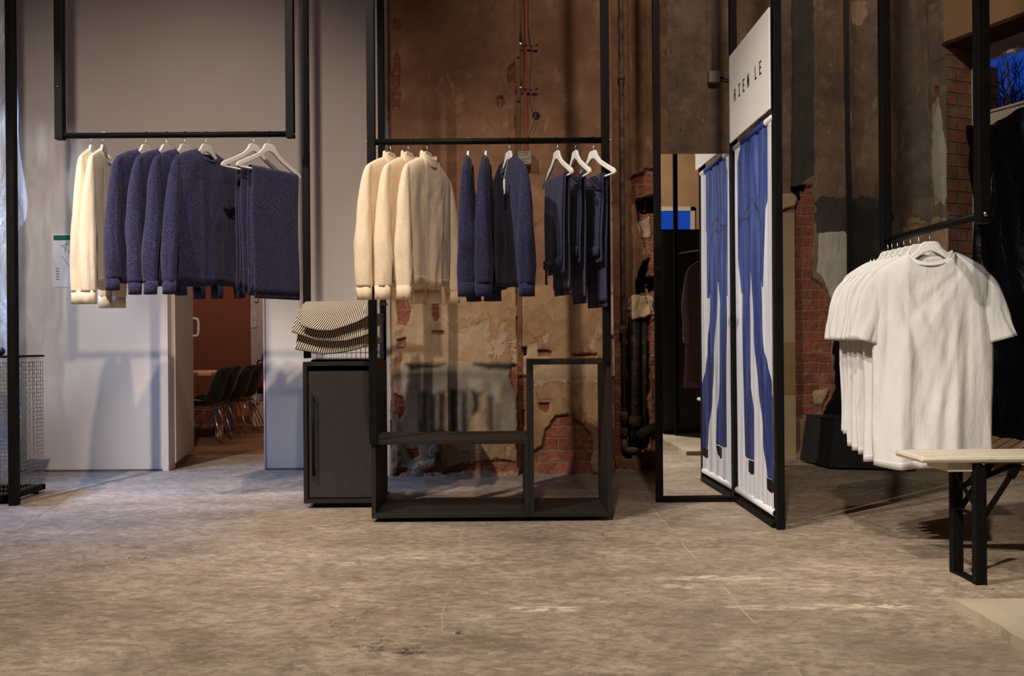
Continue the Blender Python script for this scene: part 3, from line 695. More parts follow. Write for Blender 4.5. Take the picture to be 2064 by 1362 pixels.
# window frame
fw = 0.065
def wf(u0, u1, z0, z1, d=0.07, o=None): return rbox(u0, u1, (o if o is not None else WOUT), (o if o is not None else WOUT)+d, z0, z1)
ul = uj+0.00; ur = 3.1
zt = cR(2015, 222, WOUT)[1]
win = MB()
win.add(*wf(ul, ul+fw, zsill, zh)).add(*wf(ul, ur, zh-0.10, zh-0.0)).add(*wf(ul, ur, zsill, zsill+fw)).add(*wf(ur-fw, ur, zsill, zh))
win.add(*wf(ul+fw, ur, zt-0.07, zt+0.0)).add(*wf(1.75, 1.83, zsill, zh-0.05))
wo = struct('window_1', win, M['winframe'], loc=RP(uj, 0), bevel=0.006)
sash = MB()
for a_, b_ in ((ul+fw, 1.75), (1.83, ur-fw)):
    for z0, z1 in ((zt, zh-0.10), (zsill+fw, zt-0.07)):
        s_ = 0.018
        sash.add(*wf(a_, a_+s_, z0, z1, 0.05, WOUT-0.012)).add(*wf(b_-s_, b_, z0, z1, 0.05, WOUT-0.012))
        sash.add(*wf(a_+s_, b_-s_, z0, z0+s_, 0.05, WOUT-0.012)).add(*wf(a_+s_, b_-s_, z1-s_, z1, 0.05, WOUT-0.012))
build('sash', sash, M['winframe'], wo, bevel=0.004)
build('glass_pane', MB().add(*rbox(ul+fw, ur-fw, WOUT+0.02, WOUT+0.026, zsill+fw, zh-0.13)), M['glass'], wo)
hu = cR(2036, 78, WOUT)[0]
build('catch', MB().add(*rbox(hu-0.02, hu+0.09, WOUT-0.05, WOUT, zh-0.12, zh-0.09)).add(*rbox(hu+0.02, hu+0.06, WOUT-0.06, WOUT, zh-0.135, zh-0.115)), M['winframe'], wo)

# ------------------------------------------------------------------ floor, ceiling, other walls
YW = 5.78
struct('floor', MB().box((-4.2, -5.2, -0.12), (9.2, 6.6, 0.0)), M['floor'])
struct('ceiling', MB().box((-4.2, -5.2, 5.6), (9.2, 11, 5.75)), M['ceiling'])
xd0, xd1 = U(336, 700, YW).x, U(534, 700, YW).x
xwe = U(782, 690, YW-0.28).x
ztop = 2.08
struct('wall_back_left', MB().box((-4.0, YW, 0), (xd0, YW+0.10, 5.6)).box((xd1, YW, 0), (xA0+0.02, YW+0.10, 5.6)).box((xd0, YW, ztop), (xd1, YW+0.10, 5.6)), M['whitewall'])
struct('trim_5', MB().box((U(764, 690, YA+.1).x, YA+0.03, 0), (xA0+0.004, YW, 5.6)), M['whitewall'])
struct('wall_front', MB().box((-4.0, -5.1, 0), (2.0, -5.0, 5.6)).box((2.0, -5.1, 0), (9, -5.0, 2.30)).box((2.0, -5.1, 3.1), (9, -5.0, 5.6)).box((3.5, -5.1, 2.3), (3.62, -5.0, 3.1)).box((4.8, -5.1, 2.3), (5.4, -5.0, 3.1)), M['lintel'])
w2 = MB()
for a_, b_ in ((2.0, 3.5), (3.62, 4.8)):
    w2.box((a_, -5.03, 2.3), (a_+0.07, -4.97, 3.1)).box((b_-0.07, -5.03, 2.3), (b_, -4.97, 3.1)).box((a_, -5.03, 3.03), (b_, -4.97, 3.1)).box((a_, -5.03, 2.3), (b_, -4.97, 2.37))
w2o = struct('window_2', w2, M['winframe'], loc=(2.0, -5, 2.3))
build('glass_pane', MB().box((2.05, -5.02, 2.35), (4.75, -5.015, 3.05)), M['glass'], w2o)
# left wall with an opening near the back
struct('wall_left', MB().box((-4.0, -5.0, 0), (-3.7, 4.2, 5.6)).box((-4.0, 5.55, 0), (-3.7, YW, 5.6)).box((-4.0, 4.2, 3.0), (-3.7, 5.55, 5.6)), M['brickonly'])
w3 = MB().box((-3.9, 4.2, 0.0), (-3.83, 4.27, 3.0)).box((-3.9, 5.48, 0), (-3.83, 5.55, 3.0)).box((-3.9, 4.27, 2.93), (-3.83, 5.48, 3.0)).box((-3.9, 4.27, 0), (-3.83, 5.48, 0.08))
w3o = struct('window_3', w3, M['winframe'], loc=(-3.86, 4.87, 0))
build('glass_pane', MB().box((-3.87, 4.26, 0.06), (-3.865, 5.49, 2.94)), M['glass'], w3o)

# side room beyond the door
YB = 9.9
xr0, xr1 = U(504, 700, 9.2).x, U(700, 700, 9.2).x
struct('floor_side_room', MB().box((-6.2, YW-0.0, -0.12), (-0.6, YB+0.1, -0.004)), M['roomfloor'])
struct('wall_room_back', MB().box((-6.2, YB-0.6, 0), (xr0+0.01, YB+0.1, 3.0)), M['brownwall'])
struct('wall_room_right', MB().box((xr0+0.01, 9.2, 0), (-0.6, YB+0.1, 3.0)).box((-0.75, YW+0.1, 0), (-0.6, YB, 3.0)), M['whitewall'])
struct('wall_room_left', MB().box((-6.2, YW+0.1, 0), (-6.1, YB, 3.0)), M['brownwall'])
struct('ceiling_room', MB().box((-6.2, YW+0.1, 3.0), (-0.6, YB+0.1, 3.1)), M['whitewall'])
l = bpy.data.lights.new('room_lamp', 'AREA'); l.energy = 16; l.color = (1.0, 0.70, 0.48); l.size = 0.6
lo = bpy.data.objects.new('room_lamp', l); lo.location = (-2.9, 7.9, 2.9); C.objects.link(lo)
# door casing and door leaf
cas = MB().box((xd0-0.035, YW-0.012, 0), (xd0+0.012, YW+0.11, ztop)).box((xd1-0.012, YW+0.0, 0), (xd1+0.005, YW+0.11, ztop))
struct('trim_6', cas, M['doorwhite'])
struct('baseboard_back', MB().box((-3.7, YW-0.012, 0), (xd0-0.03, YW, 0.012)).box((xd1, YW-0.012, 0), (U(764, 690, YA+.1).x, YW, 0.012)), M['darkwall'])
h0 = U(355, 900, 5.84); h1 = U(392, 900, 6.68)
dv = (Vector((h1.x, h1.y, 0))-Vector((h0.x, h0.y, 0))).normalized(); dnv = Vector((-dv.y, dv.x, 0))
def dbox(u0, u1, t0, t1, z0, z1):
    b_ = Vector((h0.x, h0.y, 0)); c = [b_+dv*u0+dnv*t0, b_+dv*u1+dnv*t0, b_+dv*u1+dnv*t1, b_+dv*u0+dnv*t1]
    return [(p.x, p.y, z0) for p in c]+[(p.x, p.y, z1) for p in c], [(0,3,2,1),(4,5,6,7),(0,1,5,4),(1,2,6,5),(2,3,7,6),(3,0,4,7)]
door = struct('door_1', MB().add(*dbox(0, 0.84, 0, 0.055, 0.045, 2.04)), M['doorwhite'], loc=(h0.x, h0.y, 0), bevel=0.003)
hp = [Vector((h0.x, h0.y, 0))+dv*0.82+dnv*(-o_)+Vector((0, 0, z_)) for o_, z_ in ((0, 1.07), (0.035, 1.065), (0.042, 1.04), (0.042, 0.96), (0.035, 0.935), (0, 0.93))]
build('door_handle', MB().tube(hp, 0.009, 8), M['rod'], door, smooth=True)
build('hinge', MB().tube([(h0.x-0.058, h0.y-0.006, 0.48), (h0.x-0.058, h0.y-0.006, 0.60)], 0.008, 8), M['steel'], door, smooth=True)

# ------------------------------------------------------------------ side room furniture
def shell_chair(loc, rz, label):
    t = thing('shell_chair', label, 'chair', loc, rz, 'shell chairs at the side room table')
    # faces local -Y; profile seat front -> back top
    prof = [(-0.20, 0.33), (-0.17, 0.345), (-0.05, 0.33), (0.06, 0.325), (0.13, 0.35), (0.165, 0.42), (0.19, 0.52), (0.225, 0.62), (0.255, 0.665)]
    P = []
    for k, (y, z) in enumerate(prof):
        hw = [0.17, 0.185, 0.195, 0.20, 0.20, 0.195, 0.185, 0.165, 0.12][k]
        row = []
        for i in range(13):
            u = i/6-1
            lift = 0.05*abs(u)**3 if k < 5 else 0
            fw_ = -0.09*abs(u)**2.2 if k >= 4 else 0
            row.append((u*hw, y+fw_, z+lift))
        P.append(row)
    build('seat_shell', MB().grid(P), M['chairshell'], t, world=False, smooth=True, solid=0.008, sub=1)
    for sx_ in (-1, 1):
        for sy, y1 in ((-1, -0.20), (1, 0.20)):
            build('leg', MB().tube([(sx_*0.10, sy*0.09, 0.325), (sx_*0.19, y1, 0.0)], 0.0065, 8), M['chrome'], t, world=False, smooth=True)
    build('under_frame', MB().tube([(-0.11, -0.10, 0.30), (0.11, -0.10, 0.30), (0.11, 0.10, 0.30), (-0.11, 0.10, 0.30)], 0.006, 6, True), M['chrome'], t, world=False)
    return t
chl = ['dark shell chair nearest the open white door', 'dark shell chair left of the pale table leg', 'dark shell chair just right of the pale table leg', 'dark shell chair nearest the beige bin']
for k, (px, yy) in enumerate(((410, 7.5), (432, 7.85), (464, 8.25), (487, 8.55))):
    p = U(px, 800, yy)
    shell_chair((p.x, yy, -0.004), R(-83), chl[k])
t0 = U(441, 745, 7.95); t1 = U(497, 745, 8.62)
tz = 0.60
tt = thing('dining_table', 'pale wooden table behind the row of dark shell chairs', 'table', (-3.2, 8.2, -0.004))
build('tabletop', MB().box((-3.95, 7.9, tz-0.03), (-2.72, 8.7, tz)), M['tablewood'], tt, bevel=0.003)
for x_, y_ in ((t0.x, 7.95), (-2.76, 8.62), (-3.9, 7.95), (-3.9, 8.62)):
    build('leg', MB().box((x_-0.03, y_-0.03, -0.004), (x_+0.03, y_+0.03, tz-0.03)), M['tablewood'], tt, bevel=0.003)
bp = U(517, 850, 8.9)
bt_ = thing('waste_bin', 'beige ribbed plastic bin in the corner below the fire extinguisher', 'bin', (bp.x, 8.98, -0.004))
prof = [(0.075, 0)]
for k in range(8): prof += [(0.076+k*0.0035, 0.03*k+0.005), (0.078+k*0.0035, 0.03*k+0.027)]
prof += [(0.115, 0.245), (0.115, 0.26), (0.105, 0.26), (0.07, 0.02)]
build('bucket', MB().lathe(prof), M['bin'], bt_, world=False, smooth=False)
ep = U(531, 750, 9.05)
ex = thing('fire_extinguisher', 'red fire extinguisher on the side room wall above the beige bin', 'fire extinguisher', (ep.x, 9.09, 0.33))
build('tank', MB().lathe([(0.05, 0.04), (0.072, 0.05), (0.075, 0.08), (0.075, 0.27), (0.06, 0.32), (0.025, 0.345)]), M['redpaint'], ex, world=False, smooth=True)
build('base_ring', MB().lathe([(0.077, -0.0), (0.077, 0.07), (0.05, 0.07)]), M['black'], ex, world=False)
build('valve', MB().lathe([(0.02, 0.34), (0.02, 0.39)]).box((-0.015, -0.06, 0.38), (0.015, 0.03, 0.40)).box((-0.012, -0.06, 0.41), (0.012, 0.03, 0.425)), M['black'], ex, world=False)
build('hose', MB().tube([(0, -0.02, 0.37), (-0.06, -0.03, 0.35), (-0.085, -0.02, 0.25), (-0.08, -0.01, 0.1)], 0.009, 8), M['black'], ex, world=False, smooth=True)
pp = U(512, 643, 9.2)
pn = thing('paper_notice', 'white paper notice taped to the side room wall', 'notice', (pp.x, 9.193, pp.z))
build('sheet', MB().box((-0.035, 0, -0.09), (0.035, 0.003, 0.09)), M['paper'], pn, world=False)
build('printed_lines', MB().box((-0.008, -0.001, -0.02), (0.008, 0.0, -0.012)).box((-0.006, -0.001, 0.0), (0.008, 0.0, 0.008)).box((-0.01, -0.001, 0.02), (0.006, 0.0, 0.026)), M['greyink'], pn, world=False)
pp = U(517, 600, 9.2)
sw = thing('wall_switch', 'small double light switch above the paper notice', 'switch', (pp.x, 9.19, pp.z))
build('switch_plate', MB().box((-0.02, 0, -0.05), (0.02, 0.01, 0.05)), M['boxplastic'], sw, world=False, bevel=0.002)
build('rocker', MB().box((-0.013, -0.004, -0.04), (0.013, 0.0, -0.004)), M['paper'], sw, world=False)
build('rocker', MB().box((-0.013, -0.004, 0.004), (0.013, 0.0, 0.04)), M['paper'], sw, world=False)

# map poster on the white wall
a = U(105, 471, YW); b = U(172, 578, YW)
po = thing('site_map_poster', 'white map poster with a green header taped to the white wall', 'poster', (a.x, YW-0.004, b.z))
pw, ph = b.x-a.x, a.z-b.z
build('sheet', MB().box((a.x, YW-0.004, b.z), (b.x, YW-0.001, a.z)), M['paper'], po)
build('header', MB().box((a.x+0.012, YW-0.006, a.z-0.045), (b.x-0.01, YW-0.0045, a.z-0.012)), M['greenink'], po)
mp = MB()
def P_(fx_, fz): return (a.x+pw*fx_, YW-0.005, a.z-ph*fz)
for q in (((.28, .20), (.62, .40)), ((.62, .40), (.95, .28)), ((.30, .42), (.55, .62)), ((.55, .62), (.58, .78)), ((.62, .40), (.55, .62)), ((.45, .15), (.40, .35)), ((.58, .78), (.9, .74)), ((.9, .3), (.85, .74)), ((.35, .22), (.7, .15))):
    mp.bar(P_(*q[0]), P_(*q[1]), 0.004, 0.002)
for k in range(5): mp.bar(P_(0.12, .62+.05*k+.03), P_(0.22, .62+.05*k+.03), 0.006, 0.002)
build('map_lines', mp, M['greyink'], po)
p = U(248, 565, YW)
so_ = thing('wall_socket', 'small white wall socket on the white wall below the navy sweaters', 'socket', (p.x, YW-0.012, p.z))
build('socket_plate', MB().box((-0.02, 0, -0.02), (0.02, 0.011, 0.02)), M['paper'], so_, world=False, bevel=0.003)
build('socket_face', MB().lathe([(0.012, 0), (0.012, 0.003)], (0, 0, 0)), M['greyink'], so_, world=False).rotation_euler = (R(90), 0, 0)

# ------------------------------------------------------------------ racks, cabinet and shelves
TOP = 4.70
T = 0.04
def post(x, y, z0, z1, w=T, nm='post', par=None): return build(nm, MB().box((x-w/2, y-w/2, z0), (x+w/2, y+w/2, z1)), M['black'], par, bevel=0.002)
YR1 = 4.28
rz1 = U(350, 272, YR1).z
xu0, xu1 = U(121, 200, YR1).x, U(585, 200, YR1).x
xp0 = UF(29, 1018).x; yp0 = UF(29, 1018).y
xc0 = UF(614, 1024).x; yc0 = 4.40
r1 = thing('clothes_rack', 'tall black steel frame with hanging rail in front of the white wall', 'clothes rack', (xp0, yp0, 0))
post(xp0, yp0, 0, TOP, 0.042, par=r1)
post(xc0+0.02, yc0+0.025, 0.785, TOP, 0.034, par=r1)
build('top_beam', MB().box((xp0, 4.40, TOP), (xc0+0.04, 4.44, TOP+0.04)).box((xp0, YR1-0.02, TOP), (xp0+0.04, 4.47, TOP+0.04)), M['black'], r1)
build('top_beam', MB().box((xu0-0.02, YR1-0.02, TOP), (xu1+0.02, YR1+0.02, TOP+0.04)).box((xu0-0.02, YR1, TOP), (xu0+0.02, 4.42, TOP+0.04)).box((xu1-0.02, YR1, TOP), (xu1+0.02, 4.42, TOP+0.04)), M['black'], r1)
for x_ in (xu0, xu1): build('drop_post', MB().box((x_-0.02, YR1-0.02, rz1-0.02), (x_+0.02, YR1+0.02, TOP)), M['black'], r1, bevel=0.002)
build('rail', MB().tube([(xu0+0.02, YR1, rz1), (xu1-0.02, YR1, rz1)], 0.0145, 16), M['black'], r1, smooth=True)
build('bolt', MB().lathe([(0.005, 0), (0.005, 0.004)], (xu0, YR1-0.021, U(116, 178, YR1).z)), M['steel'], r1)
build('bolt', MB().box((xu1+0.02, YR1-0.004, rz1-0.004), (xu1+0.024, YR1+0.004, rz1+0.004)), M['steel'], r1)

YR2 = 4.06
xm0, xm1 = U(753, 690, YR2).x, U(1222, 690, YR2).x
rz2 = U(985, 286.5, YR2).z
Y0, Y1 = 4.04, 4.42          # shelf front / back
xs0, xs1 = UF(752, 1050).x, UF(1233, 1048).x
r2 = thing('clothes_rack', 'black steel rack standing over the open shelf unit before bare plaster', 'clothes rack', (xm0, YR2, 0))
xa_, xb_ = xs0+0.008, xs1-0.012
post(xm0+0.0, YR2+0.0-0.02-0.001, 0.38, TOP, 0.038, par=r2); post(xm1, YR2-0.021, 0.765, TOP, 0.038, par=r2)
build('rail', MB().tube([(xm0+0.019, YR2-0.021, rz2), (xm1-0.019, YR2-0.021, rz2)], 0.0145, 16), M['black'], r2, smooth=True)
build('top_beam', MB().box((xm0-0.019, YR2-0.04, TOP), (xm1+0.019, YR2, TOP+0.04)), M['black'], r2)
for x_, s_ in ((xm0, -1), (xm1, 1)):
    build('bolt', MB().tube([(x_+s_*0.019, YR2-0.021, rz2), (x_+s_*0.025, YR2-0.021, rz2)], 0.006, 8), M['steel'], r2)
YRB = 4.82
xbp = U(769, 300, YRB).x
rb = thing('steel_post', 'black square steel post rising behind the striped textile and cabinet', 'post', (xbp, YRB, 0))
post(xbp, YRB, 0.0, TOP, 0.036, nm='post_shaft', par=rb)
build('foot_plate', MB().box((xbp-0.03, YRB-0.03, 0), (xbp+0.03, YRB+0.03, 0.006)), M['black'], rb)

# open shelf unit: low bay + tall bay, mitred fronts
def frame_box(par, x0, x1, y0, y1, z0, z1, t, back=False):
    ch = 0.012
    # four mitred panels; each a part
    def panel(nm, a0, a1, b0, b1):   # a0,a1 outer corners ; b0,b1 inner corners (x,z)
        vs = []
        for y, ins in ((y0, 0.0), (y1, 0.0)):
            vs += [(a0[0], y, a0[1]), (a1[0], y, a1[1]), (b1[0], y, b1[1]), (b0[0], y, b0[1])]
        m = MB().add(vs, [(0,1,2,3), (7,6,5,4), (0,4,5,1), (1,5,6,2), (2,6,7,3), (3,7,4,0)])
        return build(nm, m, M['blackwood'], par, bevel=0.0015)
    panel('top_board', (x0, z1), (x1, z1), (x0+t, z1-t), (x1-t, z1-t))
    panel('bottom_board', (x1, z0), (x0, z0), (x1-t, z0+t), (x0+t, z0+t))
    panel('side_board', (x0, z0), (x0, z1), (x0+t, z0+t), (x0+t, z1-t))
    panel('side_board', (x1, z1), (x1, z0), (x1-t, z1-t), (x1-t, z0+t))
xt0 = U(1066, 800, Y0).x
zlow = U(900, 886, Y0).z; ztall = U(1150, 725, Y0).z
xl1 = U(1074, 900, Y0).x
su = thing('display_shelf', 'low black open shelf bay left of the tall bay, on the concrete', 'shelf unit', (xs0, Y0, 0), group='black open display shelf bays')
frame_box(su, xs0, xt0-0.001, Y0, Y1, 0.022, zlow, 0.022)
for y_ in (Y0+0.06, Y1-0.10): build('foot', MB().box((xs0+0.06, y_, 0), (xs0+0.5, y_+0.04, 0.022)), M['black'], su)
su2 = thing('display_shelf', 'tall black open shelf bay at the right end of the middle rack', 'shelf unit', (xt0, Y0, 0), group='black open display shelf bays')
frame_box(su2, xt0, xs1, Y0, Y1, 0.022, ztall, 0.022)
for y_ in (Y0+0.06, Y1-0.10): build('foot', MB().box((xt0+0.04, y_, 0), (xs1-0.06, y_+0.04, 0.022)), M['black'], su2)

# cabinet
CY0, CY1 = 4.40, 4.80
xcb = -0.655
zc = U(640, 729, CY0).z
cb_ = thing('cabinet', 'black cabinet with a long bar handle under the striped textile', 'cabinet', (xc0, CY0, 0))
frame_box(cb_, xc0, xcb, CY0, CY1, 0.028, zc, 0.022)
build('back_panel', MB().box((xc0+0.022, CY1-0.012, 0.05), (xcb-0.022, CY1-0.002, zc-0.022)), M['blackwood'], cb_)
dr = build('door', MB().box((xc0+0.026, CY0+0.012, 0.055), (xcb-0.026, CY0+0.03, zc-0.05)), M['doorpanel'], cb_, bevel=0.002)
xh = U(633, 870, CY0).x
z1_, z0_ = U(633, 797, CY0).z, U(636, 957, CY0).z
build('handle', MB().tube([(xh, CY0-0.02, z0_), (xh, CY0-0.02, z1_)], 0.007, 12).tube([(xh, CY0-0.02, z0_+0.02), (xh, CY0+0.014, z0_+0.02)], 0.004, 8).tube([(xh, CY0-0.02, z1_-0.02), (xh, CY0+0.014, z1_-0.02)], 0.004, 8), M['black'], dr, smooth=True)
build('handle_cap', MB().tube([(xh, CY0-0.02, z1_), (xh, CY0-0.02, z1_+0.003)], 0.0068, 12), M['chrome'], dr)
for y_ in (CY0+0.04, CY1-0.08): build('foot', MB().box((xc0+0.04, y_, 0), (xcb-0.04, y_+0.04, 0.028)), M['black'], cb_)

# wire basket
bx0, bx1, by0, by1, bz0 = xc0+0.04, xcb-0.01, CY0+0.045, CY1-0.03, zc+0.002
bk = thing('wire_basket', 'black wire basket on top of the cabinet under the striped textile', 'basket', (bx0, by0, bz0))
build('tray', MB().box((bx0-0.005, by0-0.005, bz0), (bx1+0.002, by1+0.005, bz0+0.008)), M['black'], bk)
bh = 0.24
wr_ = MB()
n_ = 13
for k in range(n_+1):
    x_ = bx0+(bx1-bx0)*k/n_
    for y_ in (by0, by1): wr_.tube([(x_, y_, bz0+0.008), (x_, y_, bz0+bh)], 0.0012, 5)
    y_ = by0+(by1-by0)*k/n_
    for x_ in (bx0, bx1): wr_.tube([(x_, y_, bz0+0.008), (x_, y_, bz0+bh)], 0.0012, 5)
for k in range(9):
    z_ = bz0+0.012+k*bh/8
    wr_.tube([(bx0, by0, z_), (bx1, by0, z_), (bx1, by1, z_), (bx0, by1, z_)], 0.0013 if k < 8 else 0.003, 5, True)
build('wire_mesh', wr_, M['steel'], bk)

# striped textile draped over the basket
ztx = U(690, 601, 4.42).z
def drape(zb, ybulge, xl, xr, yfront, zst, hem=0.0):
    NI, NJ = 90, 40
    P = []; S = []
    for j in range(NJ+1):
        t = j/NJ; row = []; srow = []
        for i in range(NI+1):
            u = i/NI
            zbot = zb(u); x0, x1 = xl(t), xr(t)
            x = x0+(x1-x0)*u
            if t < 0.18:                 # over the top
                q = t/0.18; ang = q*math.pi/2
                y = yfront+0.03+(1-math.sin(ang))*0.30; z = zst-0.025*(1-math.cos(ang))
                z -= 0.012*(1-q)
            else:
                q = (t-0.18)/0.82
                zs = zst-0.025
                z = zs+(zbot-zs)*q
                y = yfront+0.03-0.03*math.sin(min(1, q*3)*math.pi/2)-ybulge*q**1.5-0.008*math.sin(u*7+1)*q
            row.append((x, y, z)); dd_ = t*0.26; srow.append(((x0+(x1-x0)*u)+dd_*(0.42-0.5*u)+0.9*max(0, u-0.80)*dd_*6)/0.0080)
        P.append(row); S += srow
    if hem > 0:                          # rolled lower edge
        for k in range(1, 5):
            a_ = k/4*math.pi*0.9
            row = [(p[0], p[1]+hem*(1-math.cos(a_)), p[2]-hem*math.sin(a_)*0.6) for p in P[NJ]]
            P.append(row); S += [0.75]*(NI+1)
    return MB().grid(P), S
tx = thing('striped_textile', 'black and cream pinstriped textile folded over the basket on the cabinet', 'textile', ((bx0+bx1)/2, 4.5, ztx-0.03))
def zpx(pts, y=4.35):
    xs = [U(a_, b_, y).x for a_, b_ in pts]; zs = [U(a_, b_, y).z for a_, b_ in pts]
    xa, xb = xs[0], xs[-1]
    return lambda u: float(np.interp(xa+(xb-xa)*u, xs, zs))
ux = lambda px: U(px, 650, 4.36).x
layers = [
 ('layer', zpx([(594,701),(620,706),(650,711),(680,709),(715,702),(745,693),(772,688)]), 0.012, lambda t: ux(612)+(ux(594)-ux(612))*t, lambda t: ux(764)+(ux(770)-ux(764))*t, 4.385, ztx-0.012),
 ('layer', zpx([(589,666),(612,674),(640,683),(670,686),(700,684),(730,676),(750,670),(768,680)]), 0.03, lambda t: ux(612)+(ux(590)-ux(612))*t, lambda t: ux(764)+(ux(768)-ux(764))*t, 4.366, ztx-0.006),
 ('layer', zpx([(612,653),(630,660),(650,664),(672,664),(700,655),(722,647),(742,636),(750,630),(766,632)]), 0.05, lambda t: ux(613)+(ux(611)-ux(613))*t, lambda t: ux(764)+(ux(770)-ux(764))*t, 4.348, ztx),
]
for nm, zb, bl, xl, xr, yf, zs in layers:
    m_, S = drape(zb, bl, xl, xr, yf, zs, 0.012)
    o = build(nm, m_, M['stripe'], tx, smooth=True, solid=0.003)
    at = o.data.attributes.new('stripe', 'FLOAT', 'POINT'); at.data.foreach_set('value', np.array(S, dtype=np.float32))

# mesh box at the left edge
fx0 = UF(85, 992); xmb = fx0.x+0.02; ym1 = fx0.y; ym0 = yp0+0.022
zmt = U(60, 716, 4.7).z
mx_ = thing('mesh_cabinet', 'box cabinet of steel wire mesh standing at the left edge', 'cabinet', (xmb-0.4, ym0, 0))
build('top_plate', MB().box((xmb-0.85, ym0, zmt-0.012), (xmb, ym1, zmt)), M['black'], mx_, bevel=0.001)
build('base_frame', MB().box((xmb-0.03, ym0, 0.02), (xmb, ym1, 0.05)).box((xmb-0.85, ym0, 0.02), (xmb-0.82, ym1, 0.05)).box((xmb-0.85, ym0, 0.02), (xmb, ym0+0.03, 0.05)).box((xmb-0.85, ym1-0.03, 0.02), (xmb, ym1, 0.05)).box((xmb-0.8, ym0+.02, 0), (xmb-.03, ym0+.05, 0.02)).box((xmb-0.8, ym1-.05, 0), (xmb-.03, ym1-.02, 0.02)), M['black'], mx_)
def wire_panel(p0, p1, z0, z1, pitch, amp_dir, name):
    m = MB(); p0, p1 = Vector(p0), Vector(p1); L = (p1-p0).length; d = (p1-p0)/L; nrm = Vector(amp_dir)
    k = 0; s = pitch*0.3
    while s < L:
        sg = 1 if k % 2 else -1
        pts = []; z = z0; q = 0
        while z <= z1+1e-6:
            pts.append(p0+d*s+nrm*0.0016*(1 if (q+k) % 2 else -1)+Vector((0, 0, z))); z += pitch; q += 1
        m.tube(pts, 0.0013, 4); s += pitch; k += 1
    z = z0+pitch*0.5; k = 0
    while z < z1:
        pts = []; s = 0; q = 0
        while s <= L:
            pts.append(p0+d*s+nrm*0.0016*(1 if (q+k) % 2 else -1)+Vector((0, 0, z))); s += pitch; q += 1
        if len(pts) > 1: m.tube(pts, 0.0013, 4)
        z += pitch; k += 1
    return build(name, m, M['steel'], mx_)
wire_panel((xmb-0.008, ym0+0.01, 0), (xmb-0.008, ym1, 0), 0.05, zmt-0.012, 0.022, (1, 0, 0), 'side_mesh')
wire_panel((xmb-0.84, ym0+0.008, 0), (xmb, ym0+0.008, 0), 0.05, zmt-0.012, 0.022, (0, 1, 0), 'front_mesh')
wire_panel((xmb-0.84, ym1-0.008, 0), (xmb, ym1-0.008, 0), 0.05, zmt-0.012, 0.022, (0, 1, 0), 'back_mesh')
kp = U(3, 706, 4.75)
kn = build('navy_pompom', MB().lathe([(0.001, 0), (0.012, 0.002), (0.021, 0.012), (0.024, 0.024), (0.021, 0.036), (0.012, 0.046), (0.001, 0.048)], (kp.x-0.006, 4.75, zmt)), M['navyball'], loc=(kp.x, 4.75, zmt), smooth=True)
tag(kn, 'small round navy ball lying on the mesh cabinet top at the left edge', 'ball')

# clear plastic film at the left edge
xf1 = U(21, 400, 5.2).x
P = []
for j in range(70):
    z = 0.02+j*0.055; row = []
    for i in range(24):
        x = -3.66+(xf1+0.0+0.03*math.sin(z*4)+0.02*math.sin(z*11+1)+3.66)*i/23
        y = 5.25+0.05*math.sin(x*19+z*1.2)+0.03*math.sin(x*41+z*3.3)+0.02*math.sin(z*9+x*7)
        row.append((x, y, z))
    P.append(row)
fo = build('plastic_sheet', MB().grid(P), M['clearfilm'], loc=(-3.4, 5.25, 0), smooth=True)
tag(fo, 'crumpled clear plastic sheet hanging behind the leftmost black post', 'plastic sheet')

# ------------------------------------------------------------------ screen with mirror, sign and banner
xb = UF(1484, 1010).x; yb1 = UF(1484, 1010).y
xf = xb+0.012; yf0 = UF(1571, 1066).y
xmL = UF(1330, 1012).x; ym = yb1
ds = thing('folding_display_frame', 'tall black steel frame holding the mirror and the printed banner', 'display stand', (xb, yb1, 0))
post(xb, yb1, 0, 4.7, 0.036, par=ds); post(xf, yf0, 0, 4.7, 0.036, par=ds); post(xmL, ym, 0, 4.7, 0.036, par=ds)
build('bottom_rail', MB().box((xmL+0.018, ym-0.018, 0.0), (xb-0.018, ym+0.018, 0.03)), M['black'], ds)
build('bottom_rail', MB().box((xb-0.016, yf0+0.018, 0.0), (xf+0.018, yb1-0.018, 0.03)), M['black'], ds)
build('top_rail', MB().box((xmL-0.018, ym-0.018, 4.7), (xb+0.018, ym+0.018, 4.73)).box((xb-0.018, yf0-0.018, 4.7), (xf+0.018, yb1-.018, 4.73)), M['black'], ds)
zmr = U(1400, 310, ym).z
mirror = MB().box((-(xb-xmL)/2+0.019, -0.003, 0.032), ((xb-xmL)/2-0.019, 0.003, zmr))
mo = thing('tall_mirror', 'tall narrow mirror in the black frame left of the banner', 'mirror', ((xb+xmL)/2, ym+0.004, 0), R(0.75))
build('mirror_pane', mirror, M['mirror'], mo, world=False)
build('backing', MB().box((-(xb-xmL)/2+0.019, 0.0035, 0.032), ((xb-xmL)/2-0.019, 0.01, zmr)), M['doorpanel'], mo, world=False)

